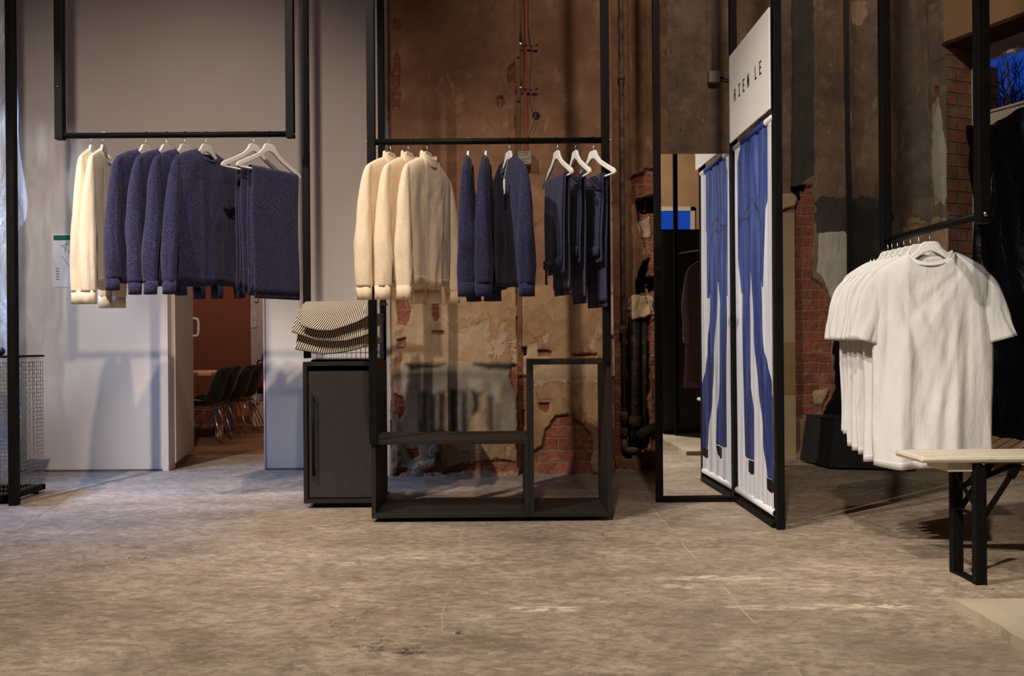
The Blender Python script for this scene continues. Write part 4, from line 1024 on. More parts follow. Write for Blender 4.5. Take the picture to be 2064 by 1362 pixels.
yS0, yS1 = yf0+0.02, yb1-0.02
def cB(px, py):
    p = UX(px, py, xb); return (p.y, p.z)
zs1 = UX(1549, 12, xb).z; zs0 = UX(1549, 218, xb).z
zs1b = UX(1471, 115, xb).z; zs0b = UX(1471, 291, xb).z
zt_, zb_ = (zs1+zs1b)/2, (zs0+zs0b)/2
XSG = xb-0.026
def cS(px, py):
    p = UX(px, py, XSG); return (p.y, p.z)
zt_ = (cS(1549, 12)[1]+cS(1471, 115)[1])/2; zb_ = (cS(1549, 218)[1]+cS(1471, 291)[1])/2
yG0, yG1 = cS(1550, 100)[0], cS(1470, 200)[0]
sg = thing('sign_board', 'white square sign board with black letters above the banner', 'sign', (xb, (yS0+yS1)/2, zb_))
build('panel', MB().box((XSG, yG0, zb_), (XSG+0.007, yG1, zt_)), M['signwhite'], sg, bevel=0.001)
# lettering reads from the back post to the front post
LET = {'H': [((0, 0), (0, 1)), ((.6, 0), (.6, 1)), ((0, .5), (.6, .5))], 'I': [((.3, 0), (.3, 1)), ((.05, 0), (.55, 0)), ((.05, 1), (.55, 1))],
       'E': [((0, 0), (0, 1)), ((0, 0), (.55, 0)), ((0, 1), (.55, 1)), ((0, .52), (.48, .52))], 'N': [((0, 0), (0, 1)), ((.6, 0), (.6, 1)), ((0, 1), (.6, 0))], 'L': [((0, 0), (0, 1)), ((0, 0), (.55, 0))]}
zl0 = cS(1482, 201)[1]; zl1 = cS(1482, 179)[1]; hl = (zl1-zl0)
ys = [cS(px, 170)[0] for px in (1480, 1489, 1498, 1507, 1522.5, 1531.5)]
for ch, y_ in zip('HIENLE', ys):
    w_ = hl*0.62
    # thickness: all bars are 11 mm strokes lying on the panel
    m2 = MB()
    for (x0, z0), (x1, z1) in LET[ch]:
        p = Vector((XSG-0.0002, y_-x0*w_, zl0+z0*hl)); q = Vector((XSG-0.0002, y_-x1*w_, zl0+z1*hl))
        d = (q-p).normalized(); s_ = d.cross(Vector((1, 0, 0))).normalized()*0.0042; e = d*0.0042
        c4 = [p-s_-e, p+s_-e, q+s_+e, q-s_+e]
        m2.add([tuple(c) for c in c4]+[(c.x-0.001, c.y, c.z) for c in c4], [(0,1,2,3),(7,6,5,4),(0,4,5,1),(1,5,6,2),(2,6,7,3),(3,7,4,0)])
    build('letter', m2, M['ink'], sg)

# banner cloth with the printed figure
g = G('banner_print', 0.7, 0, 0.25)
fo_ = g.noise(7, g.obj((1, 9, 0.35)), 4, 0.5)
bgc = g.ramp(fo_, [(0.3, sr(196, 196, 206)), (0.7, sr(224, 224, 230))])
blu = g.ramp(g.noise(5, g.obj((1, 7, 0.5)), 5, 0.55, 0.5), [(0.28, sr(40, 48, 98)), (0.5, sr(58, 76, 142)), (0.68, sr(88, 108, 172))])
bz = g.n('ShaderNodeSeparateXYZ'); g.t.links.new(g.tc.outputs['Object'], bz.inputs[0])
blu = g.mix(g.math('MULTIPLY', g.step(bz.outputs[2], 1.15, 0.35), 0.55), blu, sr(36, 38, 84))
blu = g.mix(g.attr('fold'), blu, sr(40, 32, 48))
c = g.mix(g.step(g.attr('suit'), 0.4, 0.6), bgc, blu)
c = g.mix(g.step(g.attr('shoe'), 0.4, 0.6), c, sr(18, 15, 16)); g.col(c)
g.bump(fo_, 0.4, 0.01); M['print'] = g.m
zbt = (UX(1551, 245, xb).z+UX(1489, 297, xb).z)/2
zbb = UX(1490, 985, xb).z
yB0, yB1 = yS0+0.012, yS1-0.005
suit = [
 [(1493,290),(1545,250),(1546,400),(1543,420),(1541,578),(1536,580),(1534,560),(1537,640),(1543,710),(1556,775),(1563,815),(1566,900),(1566,975),(1548,962),(1538,870),(1530,790),(1524,710),(1519,640),(1514,545),(1511,600),(1512,640),(1514,780),(1521,850),(1523,930),(1512,925),(1501,918),(1499,780),(1496,650),(1496,590),(1494,592),(1490,520),(1488,330)],
]
shoe = [[(1510,926),(1523,932),(1521,952),(1516,957),(1510,950)], [(1546,962),(1566,974),(1564,992),(1554,994),(1547,985)]]
foldl = [[(1489,464),(1494,440),(1504,430),(1514,402),(1519,402),(1529,430),(1536,450)], [(1490,445),(1512,438),(1518,425)], [(1492,330),(1497,480),(1499,590)], [(1530,300),(1533,440),(1537,570)], [(1513,548),(1511,470),(1508,440)], [(1505,300),(1503,400)], [(1518,650),(1512,800)], [(1529,640),(1536,800),(1550,940)]]
ny, nz = 150, 420
Yg, Zg = np.meshgrid(np.linspace(yB1, yB0, ny), np.linspace(zbb, zbt, nz))
def cvt(pl): return [cB(*p) for p in pl]
mS = np.full(Yg.shape, -1.0)
for pl in suit: mS = np.maximum(mS, sdf(Yg, Zg, cvt(pl)))
mS2 = np.full(Yg.shape, -1.0)
for pl in shoe: mS2 = np.maximum(mS2, sdf(Yg, Zg, cvt(pl)))
fd = np.zeros(Yg.shape)
for pl in foldl:
    q = cvt(pl)
    for a_, b_ in zip(q[:-1], q[1:]):
        ex_, ez_ = b_[0]-a_[0], b_[1]-a_[1]; L = ex_*ex_+ez_*ez_
        t_ = np.clip(((Yg-a_[0])*ex_+(Zg-a_[1])*ez_)/L, 0, 1)
        fd = np.maximum(fd, np.clip(1-np.hypot(Yg-a_[0]-t_*ex_, Zg-a_[1]-t_*ez_)/0.012, 0, 1)*0.75)
fd = np.maximum(fd, np.where(Zg < cB(1510, 640)[1], np.clip(0.35*(1-(Zg-zbb)/1.0), 0, 0.35)*((Yg > cB(1515, 700)[0])), 0))
Xg = xb-0.002+0.0035*np.sin(Yg*45+0.5*np.sin(Zg*3))+0.002*np.sin(Yg*90+Zg*2)
bn = thing('printed_banner', 'long fabric banner printed with a person in a blue suit, head cropped', 'banner', (xb, (yB0+yB1)/2, zbb))
V = np.stack([Xg-xb, Yg-(yB0+yB1)/2, Zg-zbb], -1).reshape(-1, 3); idx = np.arange(ny*nz).reshape(nz, ny)
Fc = np.stack([idx[:-1, :-1], idx[:-1, 1:], idx[1:, 1:], idx[1:, :-1]], -1).reshape(-1, 4)
me = bpy.data.meshes.new('cloth'); me.from_pydata(V.tolist(), [], Fc.tolist()); me.update(); me.shade_smooth()
for k_, arr in (('suit', np.clip(mS/0.006+0.5, 0, 1)), ('shoe', np.clip(mS2/0.006+0.5, 0, 1)), ('fold', fd)):
    at = me.attributes.new(k_, 'FLOAT', 'POINT'); at.data.foreach_set('value', arr.ravel().astype(np.float32))
me.materials.append(M['print']); co = bpy.data.objects.new('cloth', me); C.objects.link(co); co.parent = bn
sm = co.modifiers.new('thick', 'SOLIDIFY'); sm.thickness = 0.001
rt = 0.017
build('top_rod', MB().tube([(xb+0.004, yB0-0.003, zbt+0.010), (xb+0.004, yB1+0.003, zbt+0.010)], rt, 16), M['rod'], bn, smooth=True)
M['bluecloth'] = plain('blue_print_roll', sr(46, 58, 124), 0.7, 0, 0.2, 0.2, 20)
ya_, yb_ = cB(1496, 290)[0], cB(1544, 250)[0]
build('printed_roll', MB().tube([(xb+0.004, yb_, zbt+0.010), (xb+0.004, ya_, zbt+0.010)], rt+0.0015, 16), M['bluecloth'], bn, smooth=True)
build('bottom_rod', MB().tube([(xb+0.004, yB0-0.003, zbb-0.010), (xb+0.004, yB1+0.003, zbb-0.010)], 0.018, 16), M['rod'], bn, smooth=True)
build('end_cap', MB().tube([(xb+0.004, yB0-0.012, zbb-0.010), (xb+0.004, yB0-0.003, zbb-0.010)], 0.016, 16), M['black'], bn, smooth=True)

# ------------------------------------------------------------------ right rack (rail runs towards the viewer)
XR = 1.70
pN = UX(1980, 434, XR); pF = UX(1785, 484, XR)
rz3 = (pN.z+pF.z)/2
r3 = thing('clothes_rack', 'black steel hanging rack holding the white t-shirts', 'clothes rack', (XR, pN.y, 0))
for p_ in (pN, pF): build('drop_post', MB().box((XR-0.02, p_.y-0.02, rz3-0.03), (XR+0.02, p_.y+0.02, TOP)), M['black'], r3, bevel=0.002)
build('rail', MB().tube([(XR, pN.y+0.02, rz3), (XR, pF.y-0.02, rz3)], 0.0145, 16), M['black'], r3, smooth=True)
build('top_beam', MB().box((XR-0.02, pN.y-0.02, TOP), (XR+0.02, pF.y+0.02, TOP+0.04)), M['black'], r3)
build('bolt', MB().tube([(XR, pN.y-0.02, rz3), (XR, pN.y-0.026, rz3)], 0.009, 12), M['chrome'], r3, smooth=True)

# ------------------------------------------------------------------ hangers
def hanger_bar():
    half = [(0, -.050), (.022, -.050), (.034, -.056), (.046, -.078), (.075, -.104), (.12, -.128), (.17, -.152), (.205, -.168), (.218, -.180), (.219, -.192), (.205, -.197), (.196, -.190),
            (.165, -.174), (.12, -.152), (.08, -.132), (.052, -.114), (.03, -.098), (.012, -.090), (0, -.088)]
    left = [(-x, z) for x, z in half[::-1] if x > 0]
    return half+left
def make_hanger(label, loc, rz, group, bar=True):
    t = thing('coat_hanger', label, 'hanger', loc, rz, group)
    build('hanger_arms', MB().prism([(x*0.93, z) for x, z in hanger_bar()], -0.006, 0.006), M['hanger'], t, world=False, bevel=0.003)
    if bar: build('trouser_bar', MB().tube([(-.194, 0, -.191), (.194, 0, -.191)], 0.0045, 8), M['hanger'], t, world=False, smooth=True)
    rr = 0.0168
    pts = [(0, 0, -.052), (0, 0.001, -.040)]
    for k in range(11):
        a_ = R(-65 + k*23)
        pts.append((0.0, rr*math.cos(a_) if True else 0, rr*math.sin(a_)))
    build('hook', MB().tube(pts, 0.0014, 6), M['chrome'], t, world=False, smooth=True)
    return t

# ------------------------------------------------------------------ garments
def garment(name, label, cat, loc, rz, group, mat, hem=-.70, W0=.205, W1=.215, sx=.205, zn=-.088, zs=-.155, nw=.07, drop=.045, tf=.028, tb=.024,
            fold=.010, seed=1, sleeve='long', slen=-.775, mock=False, thin=0.9, sa=0.040, twist=0.0, tee=False, kneck=0.009):
    rnd = random.Random(seed)
    t = thing(name, label, cat, loc, rz, group)
    NU, NV = 56, 60
    ph = [rnd.uniform(0, 6.28) for _ in range(8)]
    def ztop(x, side):
        ax = abs(x)
        if ax < nw:
            dr_ = drop if side < 0 else drop*0.35
            return zn - dr_*math.sqrt(max(0, 1-(ax/nw)**2))
        q = (ax-nw)/(sx-nw)
        if q > .8: return zn + (zs-zn)*(q**1.25) - 0.018*((q-.8)/.2)**2
        return zn + (zs-zn)*(q**1.25)
    def Wd(v):
        if v < .72: return W0+(W1-W0)*(v/.72)
        q = (v-.72)/.28; return W1+(sx-W1)*q**1.3
    def pt(u, v, side):
        x = u*Wd(v); z1 = ztop(u*sx, side)
        z = hem+v*(z1-hem)
        edge = math.sqrt(max(0, 1-abs(u)**3.2))
        ax = abs(u*sx)
        if ax >= nw: top = math.sqrt(max(0, 1-max(0, (v-.86)/.14)**2))*0.9
        else: top = 1-0.25*max(0, (v-.86)/.14)
        th = (tf if side < 0 else tb)*edge*(0.35+0.65*top if ax < nw else max(top, 0.10))
        h = max(0.0, 1-v)**0.7
        sd_ = seed*7.31+(3.7 if side > 0 else 0)
        n1 = mnoise.noise(Vector((u*1.9+0.25*(1-v), v*0.35, sd_))); n2 = mnoise.noise(Vector((u*4.6-0.3*v, v*0.7, sd_+9))); n3 = mnoise.noise(Vector((u*3.0, v*5.0+u*1.5, sd_+21)))
        fan = 0.0
        for sg_ in (-1, 1):
            ddx, ddz = x-sg_*0.15, zn-0.02-z
            al_ = math.atan2(ddx*sg_, max(ddz, 0.02)); rr_ = math.hypot(ddx, ddz)
            wt = min(1, max(0, .5+sg_*u*0.9))
            fan += wt*min(1, rr_/0.35)*(2.2*mnoise.noise(Vector((al_*5.0, rr_*0.9, sd_+31+sg_)))+1.1*mnoise.noise(Vector((al_*12.0, rr_*1.6, sd_+47+sg_))))
        fl = fold*(h*(2.0*n1+1.0*n2)+0.4*n3*min(1, h*2)+fan*(0.55 if tee else 0.45)*min(1, h*2))*edge
        # drag lines from the shoulders
        dl = 0.25*fold*math.sin(7*(v*1.3+abs(u)*1.8)+ph[3])*edge*max(0, 1-abs(v-.72)*4)
        side_w = 0.004*math.sin(v*9+ph[4])*h
        y = side*th + (fl*side*-1 if side > 0 else fl) + dl + twist*u*(1-v)
        z += 0.006*math.sin(u*5+ph[5])*(1-v)
        return (x+side_w, y, z)
    mb = MB()
    F_, B_ = [], []
    for j in range(NV+1):
        v = j/NV
        v = 1-(1-v)**1.15
        F_.append([pt(-1+2*i/NU, v, -1) for i in range(NU+1)])
        B_.append([pt(-1+2*i/NU, v, 1) for i in range(NU+1)])
    for j in range(NV+1):
        for e in (0, NU):
            m_ = tuple((F_[j][e][k]+B_[j][e][k])/2 for k in range(3)); F_[j][e] = m_; B_[j][e] = m_
    mb.grid(F_); mb.grid([r[::-1] for r in B_])
    build('body', mb, mat, t, world=False, smooth=True, solid=0.003)
    # hem band
    hb = []
    for vv in (0.0, 0.05, 0.055):
        v = vv if not tee else vv*0.6
        ring = [pt(-1+2*i/NU, v, -1) for i in range(NU+1)]+[pt(1-2*i/NU, v, 1) for i in range(1, NU)]
        cxy = 1.004
        hb.append([(p[0]*cxy, p[1]+(0.0022 if k >= NU else -0.0022), p[2]) for k, p in enumerate(ring)]+[None])
    for r_ in hb: r_[-1] = r_[0]
    build('hem_band', MB().grid(hb), mat, t, world=False, smooth=True, solid=0.002)
    # neckband
    col_h = 0.036 if mock else (0.020 if tee else 0.016)
    def neck(a_):
        c_, s_ = math.cos(a_), math.sin(a_)
        x = nw*1.0*c_
        side = -1 if s_ < 0 else 1
        z = zn - (drop if side < 0 else drop*0.35)*abs(s_)
        th = (tf*0.80 if side < 0 else tb*0.80)*abs(s_)**0.8
        return Vector((x, side*th, z))
    rings = []
    for hh, sc_ in ((-0.010, 1.04), (0, 1.0), (col_h*0.5, 0.96), (col_h, 0.94)):
        row = []
        for k in range(49):
            p = neck(2*math.pi*k/48)
            row.append((p.x*sc_, p.y*(1.0+(0.12 if hh > 0 else 0.25)), p.z+hh*(0.55 if not mock else 1)))
        rings.append(row)
    build('neckband', MB().grid(rings), mat, t, world=False, smooth=True, solid=0.004, sub=1)
    # sleeves
    for s_ in (-1, 1):
        if sleeve == 'long':
            j1 = rnd.uniform(-.010, .012); j2 = rnd.uniform(-.012, .012)
            path = [(sx-.050, zs+.008, .006, .012), (sx-.020, zs-.006, .012, .016), (sx-.006, zs-.035, .016, .020), (sx+.004, zs-.09, .022, .026), (sx+.012, zs-.17, .029, .032), (sx+.018+j1*.5, zs-.27, .034, .034),
                    (sx+.024+j1, (zs-.27)*.62+(slen+.12)*.38, .040, .035), (sx+.028+j2, (zs-.27)*.3+(slen+.12)*.7, .043, .034), (sx+.030+j2, slen+.12, .042, .031), (sx+.028+j2, slen+.058, .0385, .027)]
            cuff = [(sx+.028+j2, slen+.064, .0375, .0262), (sx+.028+j2, slen+.03, .0355, .0235), (sx+.028+j2, slen, .0350, .022)]
            dense = []
            for k in range(len(path)-1):
                for q in range(5):
                    f_ = q/5; dense.append(tuple(path[k][m]*(1-f_)+path[k+1][m]*f_ for m in range(4)))
            dense.append(path[-1])
            # smooth
            for _ in range(3):
                dense = [dense[0]]+[tuple((dense[k-1][m]+2*dense[k][m]+dense[k+1][m])/4 for m in range(4)) for k in range(1, len(dense)-1)]+[dense[-1]]
        else:
            ko = 1.0 if seed >= 76 else 0.45
            path = [(sx-.060, zs+.008, .004, .012), (sx-.036, zs-.014, .008, .027), (sx-.014, zs-.06, .013, .042), (sx+.006*ko, zs-.13, .018, .050), (sx+.024*ko, zs-.21, .022, .053), (sx+.042*ko, slen, .026, .055-.008*(1-ko))]
            cuff = None
            dense = []
            for k in range(len(path)-1):
                for q in range(5):
                    f_ = q/5; dense.append(tuple(path[k][m]*(1-f_)+path[k+1][m]*f_ for m in range(4)))
            dense.append(path[-1])
            for _ in range(2):
                dense = [dense[0]]+[tuple((dense[k-1][m]+2*dense[k][m]+dense[k+1][m])/4 for m in range(4)) for k in range(1, len(dense)-1)]+[dense[-1]]
        pz = [rnd.uniform(0, 6.28) for _ in range(4)]
        def rings_of(ds_, base_t=0.0, off=0.0):
            out = []
            n = len(ds_)
            for k, (x, z, a_, b_) in enumerate(ds_):
                x0, z0 = ds_[max(0, k-1)][:2]; x1, z1 = ds_[min(n-1, k+1)][:2]
                if n == 3: dx, dz = 0, -1
                else:
                    L = math.hypot(x1-x0, z1-z0); dx, dz = (x1-x0)/L, (z1-z0)/L
                nx, nz_ = -dz, dx           # perpendicular in the x,z plane
                row = []
                av = min(1, k/n*1.4)
                for q in range(29):
                    th = 2*math.pi*q/28
                    kk = sa/0.040
                    ca, sb = math.cos(th), math.sin(th)
                    w1 = 1+(0.34 if tee else 0.18)*av*mnoise.noise(Vector((ca*1.3, sb*1.3, z*4+pz[0])))+(0.22 if tee else 0.12)*av*mnoise.noise(Vector((ca*3, sb*3, z*9+pz[1])))
                    y = (a_*kk+off)*ca*w1; r_ = (b_+off)*sb*w1 + 0.0015*math.sin(z*20+pz[2])*av
                    row.append((s_*(x+nx*r_), y+0.004*math.sin(z*7+pz[3])*av, z+nz_*r_))
                out.append(row)
            return out
        sl_ = build('sleeve', MB().grid(rings_of(dense)), mat, t, world=False, smooth=True, solid=0.003)
        if cuff:
            cu = build('cuff', MB().grid(rings_of(cuff, off=0.0015)), mat, sl_, world=False, smooth=True, solid=0.003); 
    return t

def folded(name, label, cat, loc, rz, group, mat, x0=-.15, x1=.14, lf=.55, lb=.60, seed=1, cuff=False, narrow=0.0, waves=0.006, legs=False):
    """garment folded over the hanger's trouser bar"""
    rnd = random.Random(seed); ph = [rnd.uniform(0, 6.28) for _ in range(4)]
    t = thing(name, label, cat, loc, rz, group)
    zb = -.191; r_ = 0.009
    def sheet(off, lf_, lb_, xa, xb_, yk=1.0, rise=0):
        path = []
        n = 26
        for k in range(n+1): q = 1-k/n; path.append((-r_-off, -q*lf_, q))
        for k in range(1, 8):
            a_ = math.pi*k/8; path.append((-(r_+off)*math.cos(a_), (r_+off)*math.sin(a_), 0))
        for k in range(n+1): q = k/n; path.append((r_+off, -q*lb_, q))
        P = []
        for (y, dz, q) in path:
            row = []
            for i in range(25):
                u = i/24; xx = xa+(xb_-xa)*u
                xx += -narrow*q*(u-.5)*2*0.5
                wv = waves*q*(math.sin(u*6+ph[0])+0.6*math.sin(u*13+ph[1]))
                sg_ = -1 if y < 0 else 1
                row.append((xx+0.004*math.sin(q*7+ph[2]), y+sg_*(abs(wv)+0.004*q)*yk, zb+dz))
            P.append(row)
        return MB().grid(P)
    o1 = build('outer_layer', sheet(0.007, lf, lb, x0, x1), mat, t, world=False, smooth=True, solid=0.004)
    build('inner_layer', sheet(0.001, lf+.03, lb-.03, x0+.012, x1+.012, 0.45), mat, t, world=False, smooth=True, solid=0.004)
    if cuff:
        c_ = MB()
        rows = []
        for dz in (0, 0.045):
            row = []
            for i in range(25):
                u = i/24; xx = x0-0.004+(x1-x0+0.008)*u - narrow*(u-.5)
                row.append((xx, -r_-0.012-(abs(waves*(math.sin(u*6+ph[0])+0.6*math.sin(u*13+ph[1])))+0.004), zb-lf+dz))
            rows.append(row)
        build('turn_up', c_.grid(rows), mat, t, world=False, smooth=True, solid=0.006)
    return t
def swing_tag(label, loc, rz, mat, z0, z1, w, y=-0.05, x=0.0, nm='hang_tag'):
    o = build(nm, MB().box((x-w/2, y, z0), (x+w/2, y+0.0015, z1)).tube([(x, y, z1), (x, y+0.006, z1+0.03), (x, y+0.02, z1+0.09)], 0.0008, 5), mat, loc=(0, 0, 0))
    o.location = loc; o.rotation_euler = (0, 0, rz)
    tag(o, label, 'tag', 'garment swing tags'); return o

# left rack
hx = lambda px, y: U(px, 272, y).x
L = [
 (185, 101, 'sweater', 'offwhite', 'leftmost off-white sweater on the left rack, turned edge on'),
 (209, 98, 'sweater', 'offwhite', 'second off-white sweater from the left on the left rack'),
 (295, 71, 'sweater', 'navy', 'navy knit sweater next to the off-white ones on the left rack'),
 (336, 70, 'sweater', 'navy', 'second of four navy knit sweaters on the left rack'),
 (373, 68, 'sweater', 'navy', 'third of four navy knit sweaters on the left rack'),
 (416, 64, 'sweater', 'navy', 'front navy crew-neck sweater showing its full chest on the left rack'),
]
hlab = ['leftmost white hanger on the left rack, holding off-white knit', 'second white hanger from the left on the left rack', 'white hanger in the first navy sweater of the left rack', 'white hanger in the second navy sweater of the left rack',
        'white hanger in the third navy sweater of the left rack', 'white hanger in the front navy crew-neck of the left rack']
for k, (px, th, nm, mt, lb) in enumerate(L):
    loc = (hx(px, YR1), YR1, rz1)
    make_hanger(hlab[k], loc, R(th), 'white hangers on the left rack', bar=False)
    ofw = mt == 'offwhite'
    garment(nm, lb, 'sweater', loc, R(th), 'sweaters on the left rack', M[mt], seed=10+k, hem=-.755 if not ofw else -.77, slen=(-.865 if ofw else -.82)+(0.02 if k in (2,) else 0), W0=.192, W1=.210, sx=.205,
            zn=-.088, zs=-.150, drop=.05, tf=.026 if k != 5 else .034, tb=.020, fold=.006 if k < 5 else .009, sa=0.036)
# hanger with folded knit trousers + one more
folds_L = [(512, 57, 'navy knit piece folded over the hanger just left of the last one', 0.60, -.10, .10, 31), (543, 55, 'wide navy knit folded over the last hanger of the left rack', 0.625, -.125, .165, 32)]
for k, (px, th, lb, ln, xa, xb2, sd) in enumerate(folds_L):
    loc = (hx(px, YR1), YR1, rz1)
    make_hanger('white hanger with bare arms at the right end of the left rack' if k else 'white hanger with bare arms, second from the right on the left rack', loc, R(th), 'white hangers on the left rack')
    folded('folded_knitwear', lb, 'knitwear', loc, R(th), 'folded navy knits on the left rack', M['navy'], xa, xb2, ln-.01, ln+.005, sd, waves=0.003 if k else 0.007, narrow=0.0)

# middle rack
yM = YR2-0.021
hm = lambda px: U(px, 286, yM).x
for k, (px, lb) in enumerate(((788, 'cream mock-neck sweater nearest the left post of the middle rack'), (824, 'middle one of the three cream mock-neck sweaters'), (862, 'front cream mock-neck sweater showing its whole chest'))):
    loc = (hm(px), yM, rz2)
    make_hanger(('leftmost', 'second', 'third')[k]+' white hanger of the middle rack, in cream knit', loc, R(64), 'white hangers on the middle rack', bar=False)
    garment('sweater', lb, 'sweater', loc, R(64), 'cream sweaters on the middle rack', M['cream'], seed=40+k, hem=-.69, slen=-.765, W0=.185, W1=.215, sx=.205, mock=True, zn=-.086, zs=-.150, drop=.035, nw=.062, tf=.028 if k < 2 else .036, tb=.022, fold=.007 if k < 2 else .011, sa=0.040)
for k, (px, th, lb) in enumerate(((944, 88, 'left navy sweater hung edge on in the middle rack'), (980, 86, 'second navy sweater hung edge on in the middle rack'), (1025, -70, 'navy sweater with a white tag at its open neck'))):
    loc = (hm(px), yM, rz2)
    make_hanger(('white hanger in the first edge-on navy sweater', 'white hanger in the second edge-on navy sweater', 'white hanger in the navy sweater with the white tag')[k], loc, R(th), 'white hangers on the middle rack', bar=False)
    garment('sweater', lb, 'sweater', loc, R(th), 'navy sweaters on the middle rack', M['navy_dark'], seed=50+k, hem=-.70, slen=-.755, W0=.188, W1=.208, sx=.205, drop=.07 if k == 2 else .05, zn=-.086, zs=-.150, tf=.022 if k < 2 else .034, tb=.020, fold=.006, sa=0.040)
loc = (hm(1025), yM, rz2)
swing_tag('white swing tag hanging at the neck of a navy sweater', loc, R(-70), M['paper'], -.275, -.205, .022, -0.062, 0.10)
for k, (px, th, lb, lf, lb2) in enumerate(((1122, -73, 'navy knit trousers folded over the third hanger from the right', .42, .55), (1159, -75, 'navy trousers with wide turn-up on the second hanger from the right', .37, .59), (1195, -66, 'navy trousers with turn-up on the rightmost hanger of the middle rack', .37, .61))):
    loc = (hm(px), yM, rz2)
    make_hanger('white triangular hanger with navy trousers, '+('third from the right', 'second from the right', 'rightmost')[k]+' on the middle rack', loc, R(th), 'white hangers on the middle rack')
    folded('folded_trousers', lb, 'trousers', loc, R(th), 'folded navy trousers on the middle rack', M['navy_dark'], -.125 if k == 0 else -.11, .125 if k == 0 else .10, lf, lb2, 60+k, cuff=True, narrow=0.03, waves=0.007)
    if k > 0: swing_tag('black swing tag below the '+('second pair' if k == 1 else 'rightmost pair')+' of folded navy trousers', loc, R(th), M['tagblack'], -.62, -.525, .034, -0.052, 0.0)
    else: swing_tag('narrow black swing tag below the left pair of folded navy trousers', loc, R(th), M['tagblack'], -.69, -.60, .03, -0.052, -0.02)

# white t-shirts on the right rack, farthest first
names_t = ['farthest white t-shirt at the back of the right rack', 'second white t-shirt from the back of the right rack', 'third white t-shirt from the back of the right rack', 'middle one of the seven white t-shirts',
           'third white t-shirt from the front of the right rack', 'white t-shirt directly behind the front one', 'front white t-shirt showing its full width']
names_h = ['farthest white hanger in the t-shirts', 'second white hanger from the back in the t-shirts', 'third white hanger from the back in the t-shirts', 'middle white hanger in the t-shirts', 'third white hanger from the front in the t-shirts', 'white hanger behind the front t-shirt hanger', 'front white hanger in the t-shirts']
for k in range(7):
    px = (1789, 1797, 1808, 1821, 1834, 1851, 1873)[k]
    y_ = XR*F/(px-CX+3)
    th = (0, -3, -6, -9, -12, -15, -20)[k]
    loc = (XR, y_, rz3)
    make_hanger(names_h[k], loc, R(th), 'white hangers in the t-shirts', bar=False)
    garment('t_shirt', names_t[k], 't-shirt', loc, R(th), 'white t-shirts on the right rack', M['tee'], seed=70+k, hem=(-.84, -.85, -.89, -.90, -.92, -.935, -.945)[k], W0=.212, W1=.215, sx=.205, zn=-.095, zs=-.170, nw=.082, drop=.05, tf=.018 if k < 6 else .040, tb=.013,
            fold=.008 if k < 6 else .024, sleeve='short', slen=-.44, tee=True)

# ------------------------------------------------------------------ bench
zb1 = 0.452; zb0 = 0.428
pb = UF(1797, 908, zb1); yb0_, yb1_ = 2.93, 3.13
xL = 1.455
be = thing('beer_bench', 'white topped folding bench with black steel legs under the t-shirts', 'bench', (xL, 3.03, 0))
build('seat_board', MB().box((xL, yb0_, zb0), (xL+2.2, yb1_, zb1)), M['bench'], be, bevel=0.011, smooth=False)
build('cross_batten', MB().box((xL+0.11, yb0_+0.03, zb0-0.035), (xL+0.20, yb1_-0.02, zb0)), M['bench'], be, bevel=0.003)
lx = UF(2000, 1190).x-0.0; ly0, ly1 = 2.955, 3.105
for y_ in (ly0, ly1): build('leg', MB().box((lx-0.020, y_-0.014, 0), (lx+0.020, y_+0.014, zb0-0.008)), M['black'], be, bevel=0.003)
build('foot_bar', MB().box((lx-0.016, ly0+0.014, 0.0), (lx+0.016, ly1-0.014, 0.010)), M['black'], be)
build('cross_bar', MB().box((lx-0.008, ly0+0.014, 0.235), (lx+0.008, ly1-0.014, 0.243)), M['black'], be)
for y_ in (ly0, ly1):
    build('brace', MB().bar((lx+0.01, y_, 0.225), (lx+0.11, y_, zb0-0.05), 0.006, 0.018).bar((lx+0.11, y_, zb0-0.055), (lx+0.14, y_, zb0-0.005), 0.006, 0.03), M['black'], be)
build('brace', MB().bar((lx+0.012, ly1, 0.30), (lx-0.01, ly0+0.0, 0.385), 0.006, 0.016), M['black'], be)
build('brace', MB().bar((lx-0.012, ly0, 0.27), (lx-0.012, ly1, 0.385), 0.006, 0.016), M['black'], be)
build('brace', MB().bar((lx-0.02, ly1+0.0, 0.30), (lx+0.14, ly0+0.02, zb0-0.01), 0.006, 0.018), M['black'], be)
build('hinge_plate', MB().box((lx-0.03, ly0-0.004, zb0-0.006), (lx+0.17, ly1+0.004, zb0)), M['steel'], be)
for x_ in (xL+1.9,):
    for y_ in (ly0, ly1): build('leg', MB().box((x_-0.020, y_-0.014, 0), (x_+0.020, y_+0.014, zb0)), M['black'], be, bevel=0.003)

# cement slab, cloth covered box
c1 = UF(1918, 1207, 0.03)
mb = MB()
rnd = random.Random(5)
edge = []
x0, y0 = c1.x, c1.y
c2 = UF(2064, 1291, 0.03)
dx, dy = c2.x-x0, c2.y-y0
for k in range(31):
    f_ = k/30*4.2; j_ = rnd.uniform(-.006, .006); edge.append((x0+dx*f_+j_, y0+dy*f_+j_))
far = [(x0+3.0, y0+dy*4.2), (x0+3.0, y0+0.02)]
outl = edge+far
n = len(outl)
vs = [(x, y, 0.0) for x, y in outl]+[(x+0.004, y, 0.03) for x, y in outl]
mb.add(vs, [tuple(range(n))[::-1], tuple(range(n, 2*n))]+[(i, (i+1) % n, (i+1) % n+n, i+n) for i in range(n)])
so2 = build('cement_slab', mb, M['slab'], loc=(x0, y0, 0)); tag(so2, 'thin pale cement slab lying on the floor at the lower right', 'slab')

